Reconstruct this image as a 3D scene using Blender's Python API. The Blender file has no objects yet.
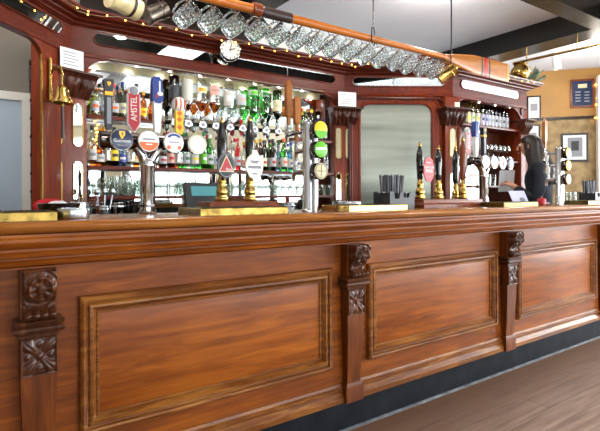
import bpy, bmesh, math, random
from mathutils import Vector, Matrix, Euler
random.seed(7)
R = math.radians
PI = math.pi
col = bpy.context.scene.collection
scn = bpy.context.scene

# ------------------------------------------------------------------ viewpoint
# the bar runs along X, depth is Y, Z is up; the photographer stands at the origin
H, F, CX, HY = 1.16, 480.0, 300.0, 196.0
TH = math.atan(691 / 480)
C_, S_ = math.cos(TH), math.sin(TH)


def at(px, py, Y):
    a, b = (px - CX) / F, (HY - py) / F
    t = Y / (S_ - C_ * a)
    return Vector((t * (C_ + S_ * a), Y, H + t * b))


# ------------------------------------------------------------------ materials
def lin(h):
    h = h.lstrip('#')
    v = [int(h[i:i + 2], 16) / 255 for i in (0, 2, 4)]
    return tuple((c / 12.92 if c <= .04045 else ((c + .055) / 1.055) ** 2.4) for c in v) + (1,)


def newmat(name):
    m = bpy.data.materials.new(name)
    m.use_nodes = True
    nt = m.node_tree
    return m, nt, nt.nodes['Principled BSDF']


def plain(name, c, rough=.5, metal=0., spec=.5, bump=0, noise=0.0, scale=40, coat=0):
    m, nt, b = newmat(name)
    c = lin(c)
    b.inputs['Base Color'].default_value = c
    b.inputs['Roughness'].default_value = rough
    b.inputs['Metallic'].default_value = metal
    b.inputs['Specular IOR Level'].default_value = spec
    b.inputs['Coat Weight'].default_value = coat
    tc = nt.nodes.new('ShaderNodeTexCoord')
    n = nt.nodes.new('ShaderNodeTexNoise')
    n.inputs['Scale'].default_value = scale
    n.inputs['Detail'].default_value = 4
    nt.links.new(tc.outputs['Object'], n.inputs['Vector'])
    if noise:
        rp = nt.nodes.new('ShaderNodeValToRGB')
        rp.color_ramp.elements[0].position = .3
        rp.color_ramp.elements[1].position = .7
        rp.color_ramp.elements[0].color = tuple(x * (1 - noise) for x in c[:3]) + (1,)
        rp.color_ramp.elements[1].color = tuple(min(1, x * (1 + noise)) for x in c[:3]) + (1,)
        nt.links.new(n.outputs['Fac'], rp.inputs['Fac'])
        nt.links.new(rp.outputs['Color'], b.inputs['Base Color'])
    if bump:
        bp = nt.nodes.new('ShaderNodeBump')
        bp.inputs['Strength'].default_value = bump
        bp.inputs['Distance'].default_value = .004
        nt.links.new(n.outputs['Fac'], bp.inputs['Height'])
        nt.links.new(bp.outputs['Normal'], b.inputs['Normal'])
    return m


def wood(name, dark, mid, light, axis='x', scale=1.0, rough=.34, coat=.25, bump=.08, wear=None):
    m, nt, b = newmat(name)
    tc = nt.nodes.new('ShaderNodeTexCoord')
    mp = nt.nodes.new('ShaderNodeMapping')
    s = {'x': (1.2, 14, 14), 'y': (14, 1.2, 14), 'z': (14, 14, 1.2)}[axis]
    mp.inputs['Scale'].default_value = tuple(v * scale for v in s)
    nt.links.new(tc.outputs['Object'], mp.inputs['Vector'])
    n1 = nt.nodes.new('ShaderNodeTexNoise')
    n1.inputs['Scale'].default_value = 2.2
    n1.inputs['Detail'].default_value = 9
    n1.inputs['Roughness'].default_value = .62
    n1.inputs['Distortion'].default_value = .8
    nt.links.new(mp.outputs['Vector'], n1.inputs['Vector'])
    n2 = nt.nodes.new('ShaderNodeTexNoise')
    n2.inputs['Scale'].default_value = 2.0
    n2.inputs['Detail'].default_value = 3
    nt.links.new(tc.outputs['Object'], n2.inputs['Vector'])
    rp = nt.nodes.new('ShaderNodeValToRGB')
    e = rp.color_ramp.elements
    e[0].position, e[0].color = .28, lin(dark)
    e[1].position, e[1].color = .72, lin(light)
    k = e.new(.5)
    k.color = lin(mid)
    mixf = nt.nodes.new('ShaderNodeMath')
    mixf.operation = 'MULTIPLY_ADD'
    mixf.inputs[1].default_value = .70
    nt.links.new(n1.outputs['Fac'], mixf.inputs[0])
    mul = nt.nodes.new('ShaderNodeMath')
    mul.operation = 'MULTIPLY'
    mul.inputs[1].default_value = .30
    nt.links.new(n2.outputs['Fac'], mul.inputs[0])
    nt.links.new(mul.outputs[0], mixf.inputs[2])
    nt.links.new(mixf.outputs[0], rp.inputs['Fac'])
    last = rp.outputs['Color']
    if wear:
        geo = nt.nodes.new('ShaderNodeNewGeometry')
        n3 = nt.nodes.new('ShaderNodeTexNoise')
        n3.inputs['Scale'].default_value = 3.5
        n3.inputs['Detail'].default_value = 9
        n3.inputs['Roughness'].default_value = .7
        nt.links.new(mp.outputs['Vector'], n3.inputs['Vector'])
        r3 = nt.nodes.new('ShaderNodeValToRGB')
        r3.color_ramp.elements[0].position = .53
        r3.color_ramp.elements[1].position = .70
        nt.links.new(n3.outputs['Fac'], r3.inputs['Fac'])
        mx = nt.nodes.new('ShaderNodeMix')
        mx.data_type = 'RGBA'
        mx.inputs[7].default_value = lin(wear)
        mf = nt.nodes.new('ShaderNodeMath')
        mf.operation = 'MULTIPLY'
        mf.inputs[1].default_value = .55
        nt.links.new(r3.outputs['Color'], mf.inputs[0])
        nt.links.new(mf.outputs[0], mx.inputs[0])
        nt.links.new(last, mx.inputs[6])
        last = mx.outputs[2]
    nt.links.new(last, b.inputs['Base Color'])
    b.inputs['Roughness'].default_value = rough
    b.inputs['Coat Weight'].default_value = coat
    b.inputs['Coat Roughness'].default_value = .18
    b.inputs['Specular IOR Level'].default_value = .22
    bp = nt.nodes.new('ShaderNodeBump')
    bp.inputs['Strength'].default_value = bump
    bp.inputs['Distance'].default_value = .003
    nt.links.new(n1.outputs['Fac'], bp.inputs['Height'])
    nt.links.new(bp.outputs['Normal'], b.inputs['Normal'])
    return m


def thin_glass(name, c, rough=.04, refl=.12):
    m, nt, b = newmat(name)
    nt.nodes.remove(b)
    out = nt.nodes['Material Output']
    tr = nt.nodes.new('ShaderNodeBsdfTransparent')
    tr.inputs['Color'].default_value = lin(c)
    gl = nt.nodes.new('ShaderNodeBsdfGlossy')
    gl.inputs['Roughness'].default_value = rough
    lw = nt.nodes.new('ShaderNodeLayerWeight')
    lw.inputs['Blend'].default_value = .28
    ad = nt.nodes.new('ShaderNodeMath')
    ad.operation = 'MULTIPLY_ADD'
    ad.inputs[1].default_value = .55
    ad.inputs[2].default_value = refl
    nt.links.new(lw.outputs['Facing'], ad.inputs[0])
    mx = nt.nodes.new('ShaderNodeMixShader')
    nt.links.new(ad.outputs[0], mx.inputs[0])
    nt.links.new(tr.outputs[0], mx.inputs[1])
    nt.links.new(gl.outputs[0], mx.inputs[2])
    nt.links.new(mx.outputs[0], out.inputs['Surface'])
    return m


def solid_glass(name, c, rough=.02, ior=1.45):
    m, nt, b = newmat(name)
    b.inputs['Base Color'].default_value = lin(c)
    b.inputs['Roughness'].default_value = rough
    b.inputs['Transmission Weight'].default_value = 1
    b.inputs['IOR'].default_value = ior
    return m


def emit(name, c, s):
    m, nt, b = newmat(name)
    b.inputs['Base Color'].default_value = lin(c)
    b.inputs['Emission Color'].default_value = lin(c)
    b.inputs['Emission Strength'].default_value = s
    return m


M = {}
M['bar'] = wood('bar wood', '#451c05', '#753909', '#a05814', 'x', 1.0, .42, .04, .07)
M['barz'] = wood('bar wood upright', '#351806', '#5e2c09', '#7f4413', 'z', 1.0, .42, .04, .07)
M['barfield'] = wood('bar panel wood', '#4f2003', '#80400b', '#a95f16', 'x', .8, .38, .06, .06, '#9c5c22')
M['barmold'] = wood('bar molding wood', '#3b1b07', '#6d3b12', '#a66c2c', 'x', 1.3, .36, .1, .06, '#a97a42')
M['carve'] = wood('dark carved wood', '#24120a', '#472413', '#704426', 'z', 1.6, .3, .35, .1)
M['top'] = wood('worktop wood', '#5d300f', '#8c521e', '#b07634', 'x', 1.2, .26, .3, .05)
M['mah'] = wood('mahogany', '#2e0d04', '#551a0a', '#752c12', 'x', 1.2, .34, .12, .05)
M['mahz'] = wood('mahogany upright', '#3c1205', '#65230b', '#863514', 'z', 1.2, .34, .12, .05)
M['mahdark'] = wood('dark carved mahogany', '#1d0a04', '#3b170a', '#653018', 'z', 2, .36, .15, .1)
M['oar'] = wood('oar wood', '#8a430f', '#b8651f', '#d08236', 'x', 1.5, .28, .4, .04)
M['paddle'] = wood('blade wood', '#8a4e1c', '#a9692c', '#bd7f3e', 'x', 2, .35, .3, .04)
M['handlewood'] = wood('handle wood', '#7a4418', '#a0602a', '#b87a40', 'z', 3, .35, .2, .04)
M['brown'] = wood('brown handle wood', '#4d2210', '#74361a', '#8b4826', 'z', 3, .3, .3, .04)
M['black'] = plain('black paint', '#14161a', .42, noise=.25, scale=14, bump=.06)
M['skirt'] = plain('black scuffed paint', '#12151b', .62, spec=.12, noise=.5, scale=9, bump=.1)
M['blackgloss'] = plain('black gloss', '#0d0d0f', .14, coat=.5)
M['rubber'] = plain('dark rubber', '#1b1b1d', .7)
M['plastic'] = plain('grey black plastic', '#26282d', .45)
M['brass'] = plain('brass', '#c6a35c', .2, 1, noise=.15, scale=22)
M['brassdull'] = plain('dull brass', '#9a7c3c', .32, 1, noise=.3, scale=30)
M['grillemetal'] = plain('dark tarnished grille', '#3a3020', .45, .8, noise=.3, scale=30)
M['traybrass'] = plain('tarnished brass', '#8a713a', .33, 1, noise=.6, scale=26)
M['traydull'] = plain('dark brass', '#6b5d36', .38, 1, noise=.5, scale=26)
M['edgegrey'] = plain('scuffed grey edge', '#5a5d61', .7, noise=.6, scale=12)
M['gold'] = plain('gold paint', '#d9a63a', .35, .6)
M['chrome'] = plain('chrome', '#d9dbdd', .07, 1)
M['steel'] = plain('brushed steel', '#b9bcc0', .24, 1)
M['darkchrome'] = plain('dark chrome', '#5e5654', .12, 1)
M['mirror'] = plain('silvered mirror', '#e9efee', .015, 1)
M['oldmirror'] = plain('misted mirror', '#868a80', .4, 1, noise=.42, scale=2)
_nt = M['oldmirror'].node_tree
_n = [n for n in _nt.nodes if n.type == 'TEX_NOISE'][0]
_m = _nt.nodes.new('ShaderNodeMapping')
_m.inputs['Scale'].default_value = (.25, .25, 3.2)  # horizontal bands in the colour imitate a reflected gradient
_nt.links.new([n for n in _nt.nodes if n.type == 'TEX_COORD'][0].outputs['Object'], _m.inputs['Vector'])
_nt.links.new(_m.outputs['Vector'], _n.inputs['Vector'])
M['white'] = plain('white enamel', '#f4f3ef', .3)
M['labelwhite'] = plain('bottle label white', '#cfccc4', .55)
M['labelpaper'] = plain('bottle label grey white', '#b9bcc2', .6)
M['paper'] = plain('paper', '#e4e6ea', .8)
M['cream'] = plain('cream paint', '#e9dcb8', .5)
M['navy'] = plain('navy enamel', '#1b2b4d', .25)
M['red'] = plain('red enamel', '#b00a1e', .4)
M['redcloth'] = plain('red cloth', '#c01526', .85, bump=.4, scale=200)
M['orange'] = plain('orange enamel', '#e5661c', .3)
M['yellow'] = plain('yellow enamel', '#f0cf1f', .3)
M['green'] = plain('green enamel', '#5fb61f', .3)
M['dkgreen'] = plain('dark green enamel', '#1f6b2e', .3)
M['blue'] = plain('blue enamel', '#24408f', .3)
M['grey'] = plain('grey print', '#8b8d95', .5)
M['ink'] = plain('dark print', '#2b2c33', .5)
M['beige'] = plain('beige face', '#cfc9a0', .4)
M['lilac'] = plain('lilac print', '#a9a6bd', .6)
M['pink'] = plain('pink print', '#d5a79b', .5)
M['bronze'] = plain('brown bronze face', '#7f6b52', .4)
M['teal'] = emit('lit teal screen', '#3f7f86', .35)
M['bulb'] = emit('warm bulb', '#ffb347', 9)
M['wire'] = plain('wire', '#8d8675', .5)
M['ceil'] = plain('white ceiling', '#e6ebf4', .8, noise=.02, scale=2)
M['wallwhite'] = plain('white wall', '#e2e1de', .8, noise=.03, scale=2)
M['wallbeige'] = plain('beige wall', '#7d766e', .7, noise=.06, scale=1.5)
M['wallcream'] = plain('cream wall', '#b3a68c', .8, noise=.05, scale=2)
M['ochre'] = plain('varnished ochre wall', '#a97b38', .5, noise=.12, scale=3)
_nt = M['ochre'].node_tree
_b = _nt.nodes['Principled BSDF']
_up = _b.inputs['Base Color'].links[0].from_socket
_tc = [n for n in _nt.nodes if n.type == 'TEX_COORD'][0]
_sp = _nt.nodes.new('ShaderNodeSeparateXYZ')
_nt.links.new(_tc.outputs['Object'], _sp.inputs[0])
_gt = _nt.nodes.new('ShaderNodeMath')
_gt.operation = 'GREATER_THAN'
_gt.inputs[1].default_value = 2.27
_nt.links.new(_sp.outputs['Z'], _gt.inputs[0])
_ns = _nt.nodes.new('ShaderNodeTexNoise')
_ns.inputs['Scale'].default_value = 9
_ns.inputs['Detail'].default_value = 5
_nt.links.new(_tc.outputs['Object'], _ns.inputs['Vector'])
_rp = _nt.nodes.new('ShaderNodeValToRGB')
_rp.color_ramp.elements[0].position, _rp.color_ramp.elements[0].color = .35, lin('#7f6238')
_rp.color_ramp.elements[1].position, _rp.color_ramp.elements[1].color = .65, lin('#ab9160')
_nt.links.new(_ns.outputs['Fac'], _rp.inputs['Fac'])
_mx = _nt.nodes.new('ShaderNodeMix')
_mx.data_type = 'RGBA'
_nt.links.new(_gt.outputs[0], _mx.inputs[0])
_nt.links.new(_rp.outputs['Color'], _mx.inputs[6])
_nt.links.new(_up, _mx.inputs[7])
_nt.links.new(_mx.outputs[2], _b.inputs['Base Color'])
M['darkwood'] = wood('dark stained timber', '#120b08', '#1f130d', '#33211a', 'x', 1, .3, .3, .05)
M['beam'] = plain('glossy dark beam', '#15130f', .22, noise=.2, scale=6)
M['doorblue'] = plain('pale blue door', '#b9cbe0', .5, noise=.03, scale=3)
M['skin'] = plain('skin', '#c98f74', .5)
M['hair'] = plain('dark hair', '#1f1411', .4, bump=.5, scale=120, noise=.4)
M['cloth'] = plain('dark navy jersey', '#171b27', .85, bump=.2, scale=150)
M['trouser'] = plain('black trousers', '#121214', .85)
M['leaf'] = plain('grey green leaf', '#8aa08c', .5, noise=.3, scale=30)
M['pewter'] = plain('pewter', '#6e655c', .3, 1)
M['ceramic'] = plain('cream ceramic', '#dccb98', .25, noise=.2, scale=25)
M['leather'] = plain('dark leather', '#33211c', .45, bump=.2, scale=90)
M['gclear'] = thin_glass('clear glass', '#f7faf8')
M['ggreen'] = thin_glass('green glass', '#84df82', refl=.1)
M['gdkgreen'] = thin_glass('dark green glass', '#5d8a55', refl=.1)
M['gbrown'] = thin_glass('brown glass', '#b06c34', refl=.1)
M['gdark'] = thin_glass('very dark glass', '#4a3430', refl=.08)
M['gblue'] = thin_glass('blue glass', '#a8c8ee', refl=.1)
M['gamber'] = thin_glass('amber spirit', '#e6a04e', refl=.05)
M['gred'] = thin_glass('red spirit', '#e87070', refl=.05)
M['gyellow'] = thin_glass('yellow wine', '#ebe69a', refl=.05)
M['pane'] = thin_glass('window glass', '#f4f8fb', refl=.03)
M['mug'] = solid_glass('cut glass', '#f4fbfc', .03, 1.48)


# floor: long boards running along the bar
def floor_mat():
    m, nt, b = newmat('worn floor boards')
    tc = nt.nodes.new('ShaderNodeTexCoord')
    br = nt.nodes.new('ShaderNodeTexBrick')
    br.inputs['Scale'].default_value = 1
    br.inputs['Brick Width'].default_value = 2.6
    br.inputs['Row Height'].default_value = .125
    br.inputs['Mortar Size'].default_value = .0025
    br.inputs['Mortar Smooth'].default_value = .3
    br.inputs['Color1'].default_value = lin('#a9917f')
    br.inputs['Color2'].default_value = lin('#9c8575')
    br.inputs['Mortar'].default_value = lin('#77665a')
    nt.links.new(tc.outputs['Object'], br.inputs['Vector'])
    mp = nt.nodes.new('ShaderNodeMapping')
    mp.inputs['Scale'].default_value = (1.2, 16, 1)
    nt.links.new(tc.outputs['Object'], mp.inputs['Vector'])
    n = nt.nodes.new('ShaderNodeTexNoise')
    n.inputs['Scale'].default_value = 2
    n.inputs['Detail'].default_value = 8
    nt.links.new(mp.outputs['Vector'], n.inputs['Vector'])
    r = nt.nodes.new('ShaderNodeValToRGB')
    r.color_ramp.elements[0].position = .3
    r.color_ramp.elements[0].color = lin('#8f8077')
    r.color_ramp.elements[1].position = .7
    r.color_ramp.elements[1].color = lin('#ffffff')
    nt.links.new(n.outputs['Fac'], r.inputs['Fac'])
    mx = nt.nodes.new('ShaderNodeMix')
    mx.data_type = 'RGBA'
    mx.blend_type = 'MULTIPLY'
    mx.inputs[0].default_value = .8
    nt.links.new(br.outputs['Color'], mx.inputs[6])
    nt.links.new(r.outputs['Color'], mx.inputs[7])
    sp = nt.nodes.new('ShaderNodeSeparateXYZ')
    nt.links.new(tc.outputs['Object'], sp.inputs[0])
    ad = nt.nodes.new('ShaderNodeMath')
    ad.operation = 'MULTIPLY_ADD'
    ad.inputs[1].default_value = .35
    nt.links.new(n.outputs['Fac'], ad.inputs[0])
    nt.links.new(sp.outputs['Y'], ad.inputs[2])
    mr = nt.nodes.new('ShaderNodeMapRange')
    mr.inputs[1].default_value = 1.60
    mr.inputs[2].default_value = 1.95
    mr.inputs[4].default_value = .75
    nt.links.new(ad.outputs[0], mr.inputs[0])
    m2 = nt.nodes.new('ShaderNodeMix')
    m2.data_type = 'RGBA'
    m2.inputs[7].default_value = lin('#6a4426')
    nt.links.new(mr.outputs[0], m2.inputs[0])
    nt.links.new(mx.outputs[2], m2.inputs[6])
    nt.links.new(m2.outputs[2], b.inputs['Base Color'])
    r2 = nt.nodes.new('ShaderNodeMapRange')
    r2.inputs[3].default_value = .3
    r2.inputs[4].default_value = .5
    nt.links.new(n.outputs['Fac'], r2.inputs[0])
    nt.links.new(r2.outputs[0], b.inputs['Roughness'])
    bp = nt.nodes.new('ShaderNodeBump')
    bp.inputs['Strength'].default_value = .25
    bp.inputs['Distance'].default_value = .004
    nt.links.new(br.outputs['Fac'], bp.inputs['Height'])
    bp.invert = True
    nt.links.new(bp.outputs['Normal'], b.inputs['Normal'])
    return m


M['floor'] = floor_mat()


# ------------------------------------------------------------------ mesh building
def wloc(o):
    v = Vector((0, 0, 0))
    while o is not None:
        v += o.location
        o = o.parent
    return v


class MB:
    def __init__(s):
        s.bm = bmesh.new()

    def face(s, vs):
        try:
            return s.bm.faces.new(vs)
        except ValueError:
            return None

    def box(s, x0, x1, y0, y1, z0, z1, bev=0, mtx=None):
        v = [s.bm.verts.new(p) for p in ((x0, y0, z0), (x1, y0, z0), (x1, y1, z0), (x0, y1, z0), (x0, y0, z1), (x1, y0, z1), (x1, y1, z1), (x0, y1, z1))]
        fs = [s.face([v[i] for i in q]) for q in ((3, 2, 1, 0), (4, 5, 6, 7), (0, 1, 5, 4), (1, 2, 6, 5), (2, 3, 7, 6), (3, 0, 4, 7))]
        if bev:
            es = list({e for f in fs for e in f.edges})
            r = bmesh.ops.bevel(s.bm, geom=es, offset=bev, segments=2, affect='EDGES', profile=.6)
            v = list({x for f in r['faces'] for x in f.verts} | {x for x in v if x.is_valid})
        if mtx is not None:
            bmesh.ops.transform(s.bm, matrix=mtx, verts=[x for x in v if x.is_valid])
        return s

    def rings(s, rings, closed=True, caps=True):
        vs = [[s.bm.verts.new(p) for p in r] for r in rings]
        n = len(vs[0])
        for a, b in zip(vs, vs[1:]):
            for i in range(n if closed else n - 1):
                j = (i + 1) % n
                s.face((a[i], a[j], b[j], b[i]))
        if caps and closed:
            s.face(list(reversed(vs[0])))
            s.face(vs[-1])
        return s

    def lathe(s, prof, o=(0, 0, 0), mtx=None, seg=20, caps=True, sx=1, sy=1):
        o = Vector(o)
        rs = []
        for r, z in prof:
            r = max(r, .0004)
            ring = [Vector((sx * r * math.cos(2 * PI * i / seg), sy * r * math.sin(2 * PI * i / seg), z)) for i in range(seg)]
            if mtx is not None:
                ring = [mtx @ p for p in ring]
            rs.append([p + o for p in ring])
        return s.rings(rs, True, caps)

    def tube(s, pts, r, seg=8, caps=True):
        pts = [Vector(p) for p in pts]
        rad = r if isinstance(r, (list, tuple)) else [r] * len(pts)
        rs = []
        up = None
        for i, p in enumerate(pts):
            d = (pts[min(i + 1, len(pts) - 1)] - pts[max(i - 1, 0)]).normalized()
            if up is None:
                up = d.orthogonal().normalized()
            else:
                up = (up - d * up.dot(d))
                up = up.normalized() if up.length > 1e-6 else d.orthogonal().normalized()
            w = d.cross(up)
            rs.append([p + (up * math.cos(2 * PI * k / seg) + w * math.sin(2 * PI * k / seg)) * rad[i] for k in range(seg)])
        return s.rings(rs, True, caps)

    def prism(s, pts, vec):
        pts = [Vector(p) for p in pts]
        vec = Vector(vec)
        return s.rings([pts, [p + vec for p in pts]], True, True)

    def grid(s, nu, nv, fn):
        vs = [[s.bm.verts.new(fn(i / nu, j / nv)) for i in range(nu + 1)] for j in range(nv + 1)]
        for j in range(nv):
            for i in range(nu):
                s.face((vs[j][i], vs[j][i + 1], vs[j + 1][i + 1], vs[j + 1][i]))
        return s

    def ball(s, c, r, seg=14, sc=(1, 1, 1)):
        n = seg // 2
        prof = [(r * math.sin(PI * i / n), -r * math.cos(PI * i / n)) for i in range(n + 1)]
        return s.lathe([(a, b * sc[2]) for a, b in prof], c, None, seg, True, sc[0], sc[1])

    def build(s, name, mat, parent=None, smooth=True, ang=38, normals=True):
        if normals:
            bmesh.ops.recalc_face_normals(s.bm, faces=s.bm.faces)
        off = wloc(parent) if parent is not None else Vector((0, 0, 0))
        if off.length:
            bmesh.ops.translate(s.bm, vec=-off, verts=s.bm.verts)
        me = bpy.data.meshes.new(name)
        s.bm.to_mesh(me)
        s.bm.free()
        me.materials.append(M[mat] if isinstance(mat, str) else mat)
        if smooth:
            me.shade_smooth()
            me.set_sharp_from_angle(angle=R(ang))
        o = bpy.data.objects.new(name, me)
        col.objects.link(o)
        if parent is not None:
            o.parent = parent
        return o


def tag(o, label, cat, group=None):
    o['label'] = label
    o['category'] = cat
    if group:
        o['group'] = group
    return o


def thing(name, label, cat, loc, group=None):
    o = bpy.data.objects.new(name, None)
    o.empty_display_size = .05
    col.objects.link(o)
    o.location = loc
    return tag(o, label, cat, group)


def struct(name, mb, mat, parent=None, **k):
    o = mb.build(name, mat, parent, **k)
    o['kind'] = 'structure'
    return o


def dup(root, loc, label, rotz=None, group=None):
    def rec(o, par):
        c = o.copy()
        col.objects.link(c)
        if par is not None:
            c.parent = par
        for ch in list(o.children):
            rec(ch, c)
        return c
    c = rec(root, None)
    c.location = loc
    if rotz is not None:
        c.rotation_euler.z = rotz
    c['label'] = label
    if group:
        c['group'] = group
    return c


def text(name, s, size, pos, mat, parent, rotz=0, roll=0, ext=.0006, sx=1.0):
    cu = bpy.data.curves.new(name, 'FONT')
    cu.body = s
    cu.size = size
    cu.align_x = 'CENTER'
    cu.align_y = 'CENTER'
    cu.extrude = ext
    cu.resolution_u = 3
    t = bpy.data.objects.new(name, cu)
    col.objects.link(t)
    bpy.context.view_layer.update()
    me = bpy.data.meshes.new_from_object(t.evaluated_get(bpy.context.evaluated_depsgraph_get()))
    bpy.data.objects.remove(t)
    bpy.data.curves.remove(cu)
    off = wloc(parent) if parent else Vector((0, 0, 0))
    mt = Matrix.Translation(Vector(pos) - off) @ Matrix.Rotation(rotz, 4, 'Z') @ Matrix.Rotation(PI / 2, 4, 'X') @ Matrix.Rotation(roll, 4, 'Z') @ Matrix.Diagonal((sx, 1, 1, 1))
    me.transform(mt)
    me.materials.clear()
    me.materials.append(M[mat])
    o = bpy.data.objects.new(name, me)
    col.objects.link(o)
    o.parent = parent
    return o


RX = Matrix.Rotation(PI / 2, 4, 'X')      # local z -> -y (faces the customers)
ORD = ['first', 'second', 'third', 'fourth', 'fifth', 'sixth', 'seventh', 'eighth', 'ninth', 'tenth', 'eleventh', 'twelfth', 'thirteenth',
       'fourteenth', 'fifteenth', 'sixteenth', 'seventeenth', 'eighteenth', 'nineteenth', 'twentieth', 'twenty-first', 'twenty-second',
       'twenty-third', 'twenty-fourth', 'twenty-fifth', 'twenty-sixth', 'twenty-seventh', 'twenty-eighth', 'twenty-ninth', 'thirtieth',
       'thirty-first', 'thirty-second', 'thirty-third', 'thirty-fourth', 'thirty-fifth']

# ------------------------------------------------------------------ the room
CEIL = 2.97
XL, XR, YF, YB = -2.6, 8.6, -3.2, 4.19
WA, WB = Vector((6.55, 4.19)), Vector((8.6, 1.78))         # the ochre wall stands at an angle across the far corner
struct('floor', MB().box(XL - .2, XR + .2, YF - .2, YB + .2, -.1, 0), 'floor', smooth=False)
struct('ceiling', MB().box(XL - .2, XR + .2, YF - .2, YB + .2, CEIL, CEIL + .1), 'ceil', smooth=False)
struct('wall_back', MB().box(XL - .2, WA.x + .1, YB, YB + .15, 0, CEIL), 'wallwhite', smooth=False)
struct('trim_1', MB().box(.75, 2.35, YB - .04, YB - .002, 2.0, CEIL - .001), 'darkwood', smooth=False)
struct('trim_2', MB().box(XL, .75, YB - .03, YB - .002, 0, CEIL - .001), 'wallbeige', smooth=False)
struct('wall_left', MB().box(XL - .15, XL, YF, YB, 0, CEIL), 'wallcream', smooth=False)
wd = (WB - WA).normalized()
wn = Vector((-wd.y, wd.x))
if wn.dot(-WA) < 0:
    wn = -wn
q0, q1 = WA - wd * .3, WB + wd * .2
struct('wall_right', MB().prism([(q0.x, q0.y, 0), (q1.x, q1.y, 0), (q1.x - wn.x * .15, q1.y - wn.y * .15, 0), (q0.x - wn.x * .15, q0.y - wn.y * .15, 0)], (0, 0, CEIL)), 'ochre', smooth=False)


def window_wall(name, fixed, axis, a0, a1, wins, z0, z1, thick, mat):
    """a wall with rectangular openings, as one mesh of strips"""
    mb = MB()
    edges = [a0] + [v for w in wins for v in w] + [a1]
    lo, hi = min(fixed, fixed + thick), max(fixed, fixed + thick)

    def bx(p, q, za, zb):
        if axis == 'x':
            mb.box(p, q, lo, hi, za, zb)
        else:
            mb.box(lo, hi, p, q, za, zb)
    for i in range(0, len(edges), 2):
        bx(edges[i], edges[i + 1], 0, CEIL)
    for w in wins:
        bx(w[0], w[1], 0, z0)
        bx(w[0], w[1], z1, CEIL)
    return struct(name, mb, mat, smooth=False)


fw = [(-2.3, -.1), (.2, 2.4), (2.7, 4.8), (5.3, 7.9)]
rw = [(-2.6, -.9), (-.5, 1.2)]
window_wall('wall_front', YF, 'x', XL - .15, XR + .15, fw, .5, 1.9, -.15, 'wallcream')
window_wall('wall_end', XR, 'y', YF, 1.95, rw, .6, 2.7, .15, 'wallcream')
nwin = 0
for axis, wins, fixed, z0, z1 in (('x', fw, YF, .5, 1.9), ('y', rw, XR, .6, 2.7)):
    for a, b in wins:
        nwin += 1
        root = bpy.data.objects.new('window_%d' % nwin, None)
        col.objects.link(root)
        root['kind'] = 'structure'
        f, g = MB(), MB()
        c = fixed - .08 if axis == 'x' else fixed + .08

        def bx(m, p, q, za, zb, t):
            if axis == 'x':
                m.box(p, q, c - t, c + t, za, zb)
            else:
                m.box(c - t, c + t, p, q, za, zb)
        for p, q in ((a, a + .06), (b - .06, b), ((a + b) / 2 - .025, (a + b) / 2 + .025)):
            bx(f, p, q, z0, z1, .03)
        for za, zb in ((z0, z0 + .07), (z1 - .06, z1), (z0 + (z1 - z0) * .62, z0 + (z1 - z0) * .62 + .05)):
            bx(f, a, b, za, zb, .028)
        bx(g, a + .03, b - .03, z0 + .03, z1 - .03, .003)
        f.build('window_frame', 'white', root, smooth=False)
        g.build('window_pane', 'pane', root, smooth=False)

# beams
struct('trim_3', MB().box(4.94, 5.26, YF, YB - .002, 2.75, CEIL - .001), 'beam', smooth=False)
struct('trim_4', MB().box(2.4, 4.938, 2.02, 2.19, 2.75, CEIL - .001), 'beam', smooth=False)
struct('trim_5', MB().box(1.75, 2.16, YF, YB - .042, 2.75, CEIL - .001), 'beam', smooth=False)
struct('trim_6', MB().box(5.262, XR, 2.02, 2.19, 2.75, CEIL - .001), 'beam', smooth=False)


struct('trim_9', MB().box(XL, 1.748, .85, 1.35, 2.75, CEIL - .001), 'beam', smooth=False)
struct('trim_10', MB().box(2.162, 4.938, .85, 1.35, 2.75, CEIL - .001), 'beam', smooth=False)


def wallpt(px, py, out=0.0):
    a = (px - CX) / F
    d = Vector((C_ + S_ * a, S_ - C_ * a))
    den = d.x * wn.x + d.y * wn.y
    t = (WA.dot(wn) + out) / den
    return Vector((d.x * t, d.y * t, H + (HY - py) / F * t))


WROT = math.atan2(wd.y, wd.x)


def wallbox(mb, px0, px1, py0, py1, o0, o1, bev=0):
    p, q = wallpt(px0, (py0 + py1) / 2), wallpt(px1, (py0 + py1) / 2)
    mid = (p + q) / 2
    za, zb = wallpt((px0 + px1) / 2, py1).z, wallpt((px0 + px1) / 2, py0).z
    w = (q - p).length / 2
    m = Matrix.Translation((mid.x, mid.y, 0)) @ Matrix.Rotation(WROT, 4, 'Z')
    mb.box(-w, w, -o1, -o0, za, zb, bev, m)
    return mb


# the dark dado rail on the ochre wall and the white window post by the right edge of the picture
struct('trim_7', wallbox(MB(), 515, 612, 118.2, 120.8, 0.001, .03), 'darkwood', smooth=False)
struct('trim_8', wallbox(MB(), 595.5, 630, 78, 330, .032, .14), 'white', smooth=False)

# pale blue door far left, seen through the opening beside the back bar
dr = bpy.data.objects.new('door_1', None)
col.objects.link(dr)
dr['kind'] = 'structure'
dx1 = at(26, 100, YB - .03).x
dz = at(15, 96, YB - .03).z
MB().box(dx1 - .80, dx1 - .03, YB - .07, YB - .032, .01, dz - .03, .004).build('door_leaf', 'doorblue', dr)
fm = MB()
fm.box(dx1 - .03, dx1 + .025, YB - .09, YB - .032, 0, dz + .03)
fm.box(dx1 - .86, dx1 - .80, YB - .09, YB - .032, 0, dz + .03)
fm.box(dx1 - .80, dx1 - .03, YB - .09, YB - .032, dz - .03, dz + .03)
fm.build('door_frame', 'white', dr, smooth=False)
dk = MB().ball((dx1 - .1, YB - .1, 1.0), .025)
dk.lathe([(.01, 0), (.01, .03)], (dx1 - .1, YB - .07, 1.0), RX)
dk.build('door_knob', 'brass', dr)

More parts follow.
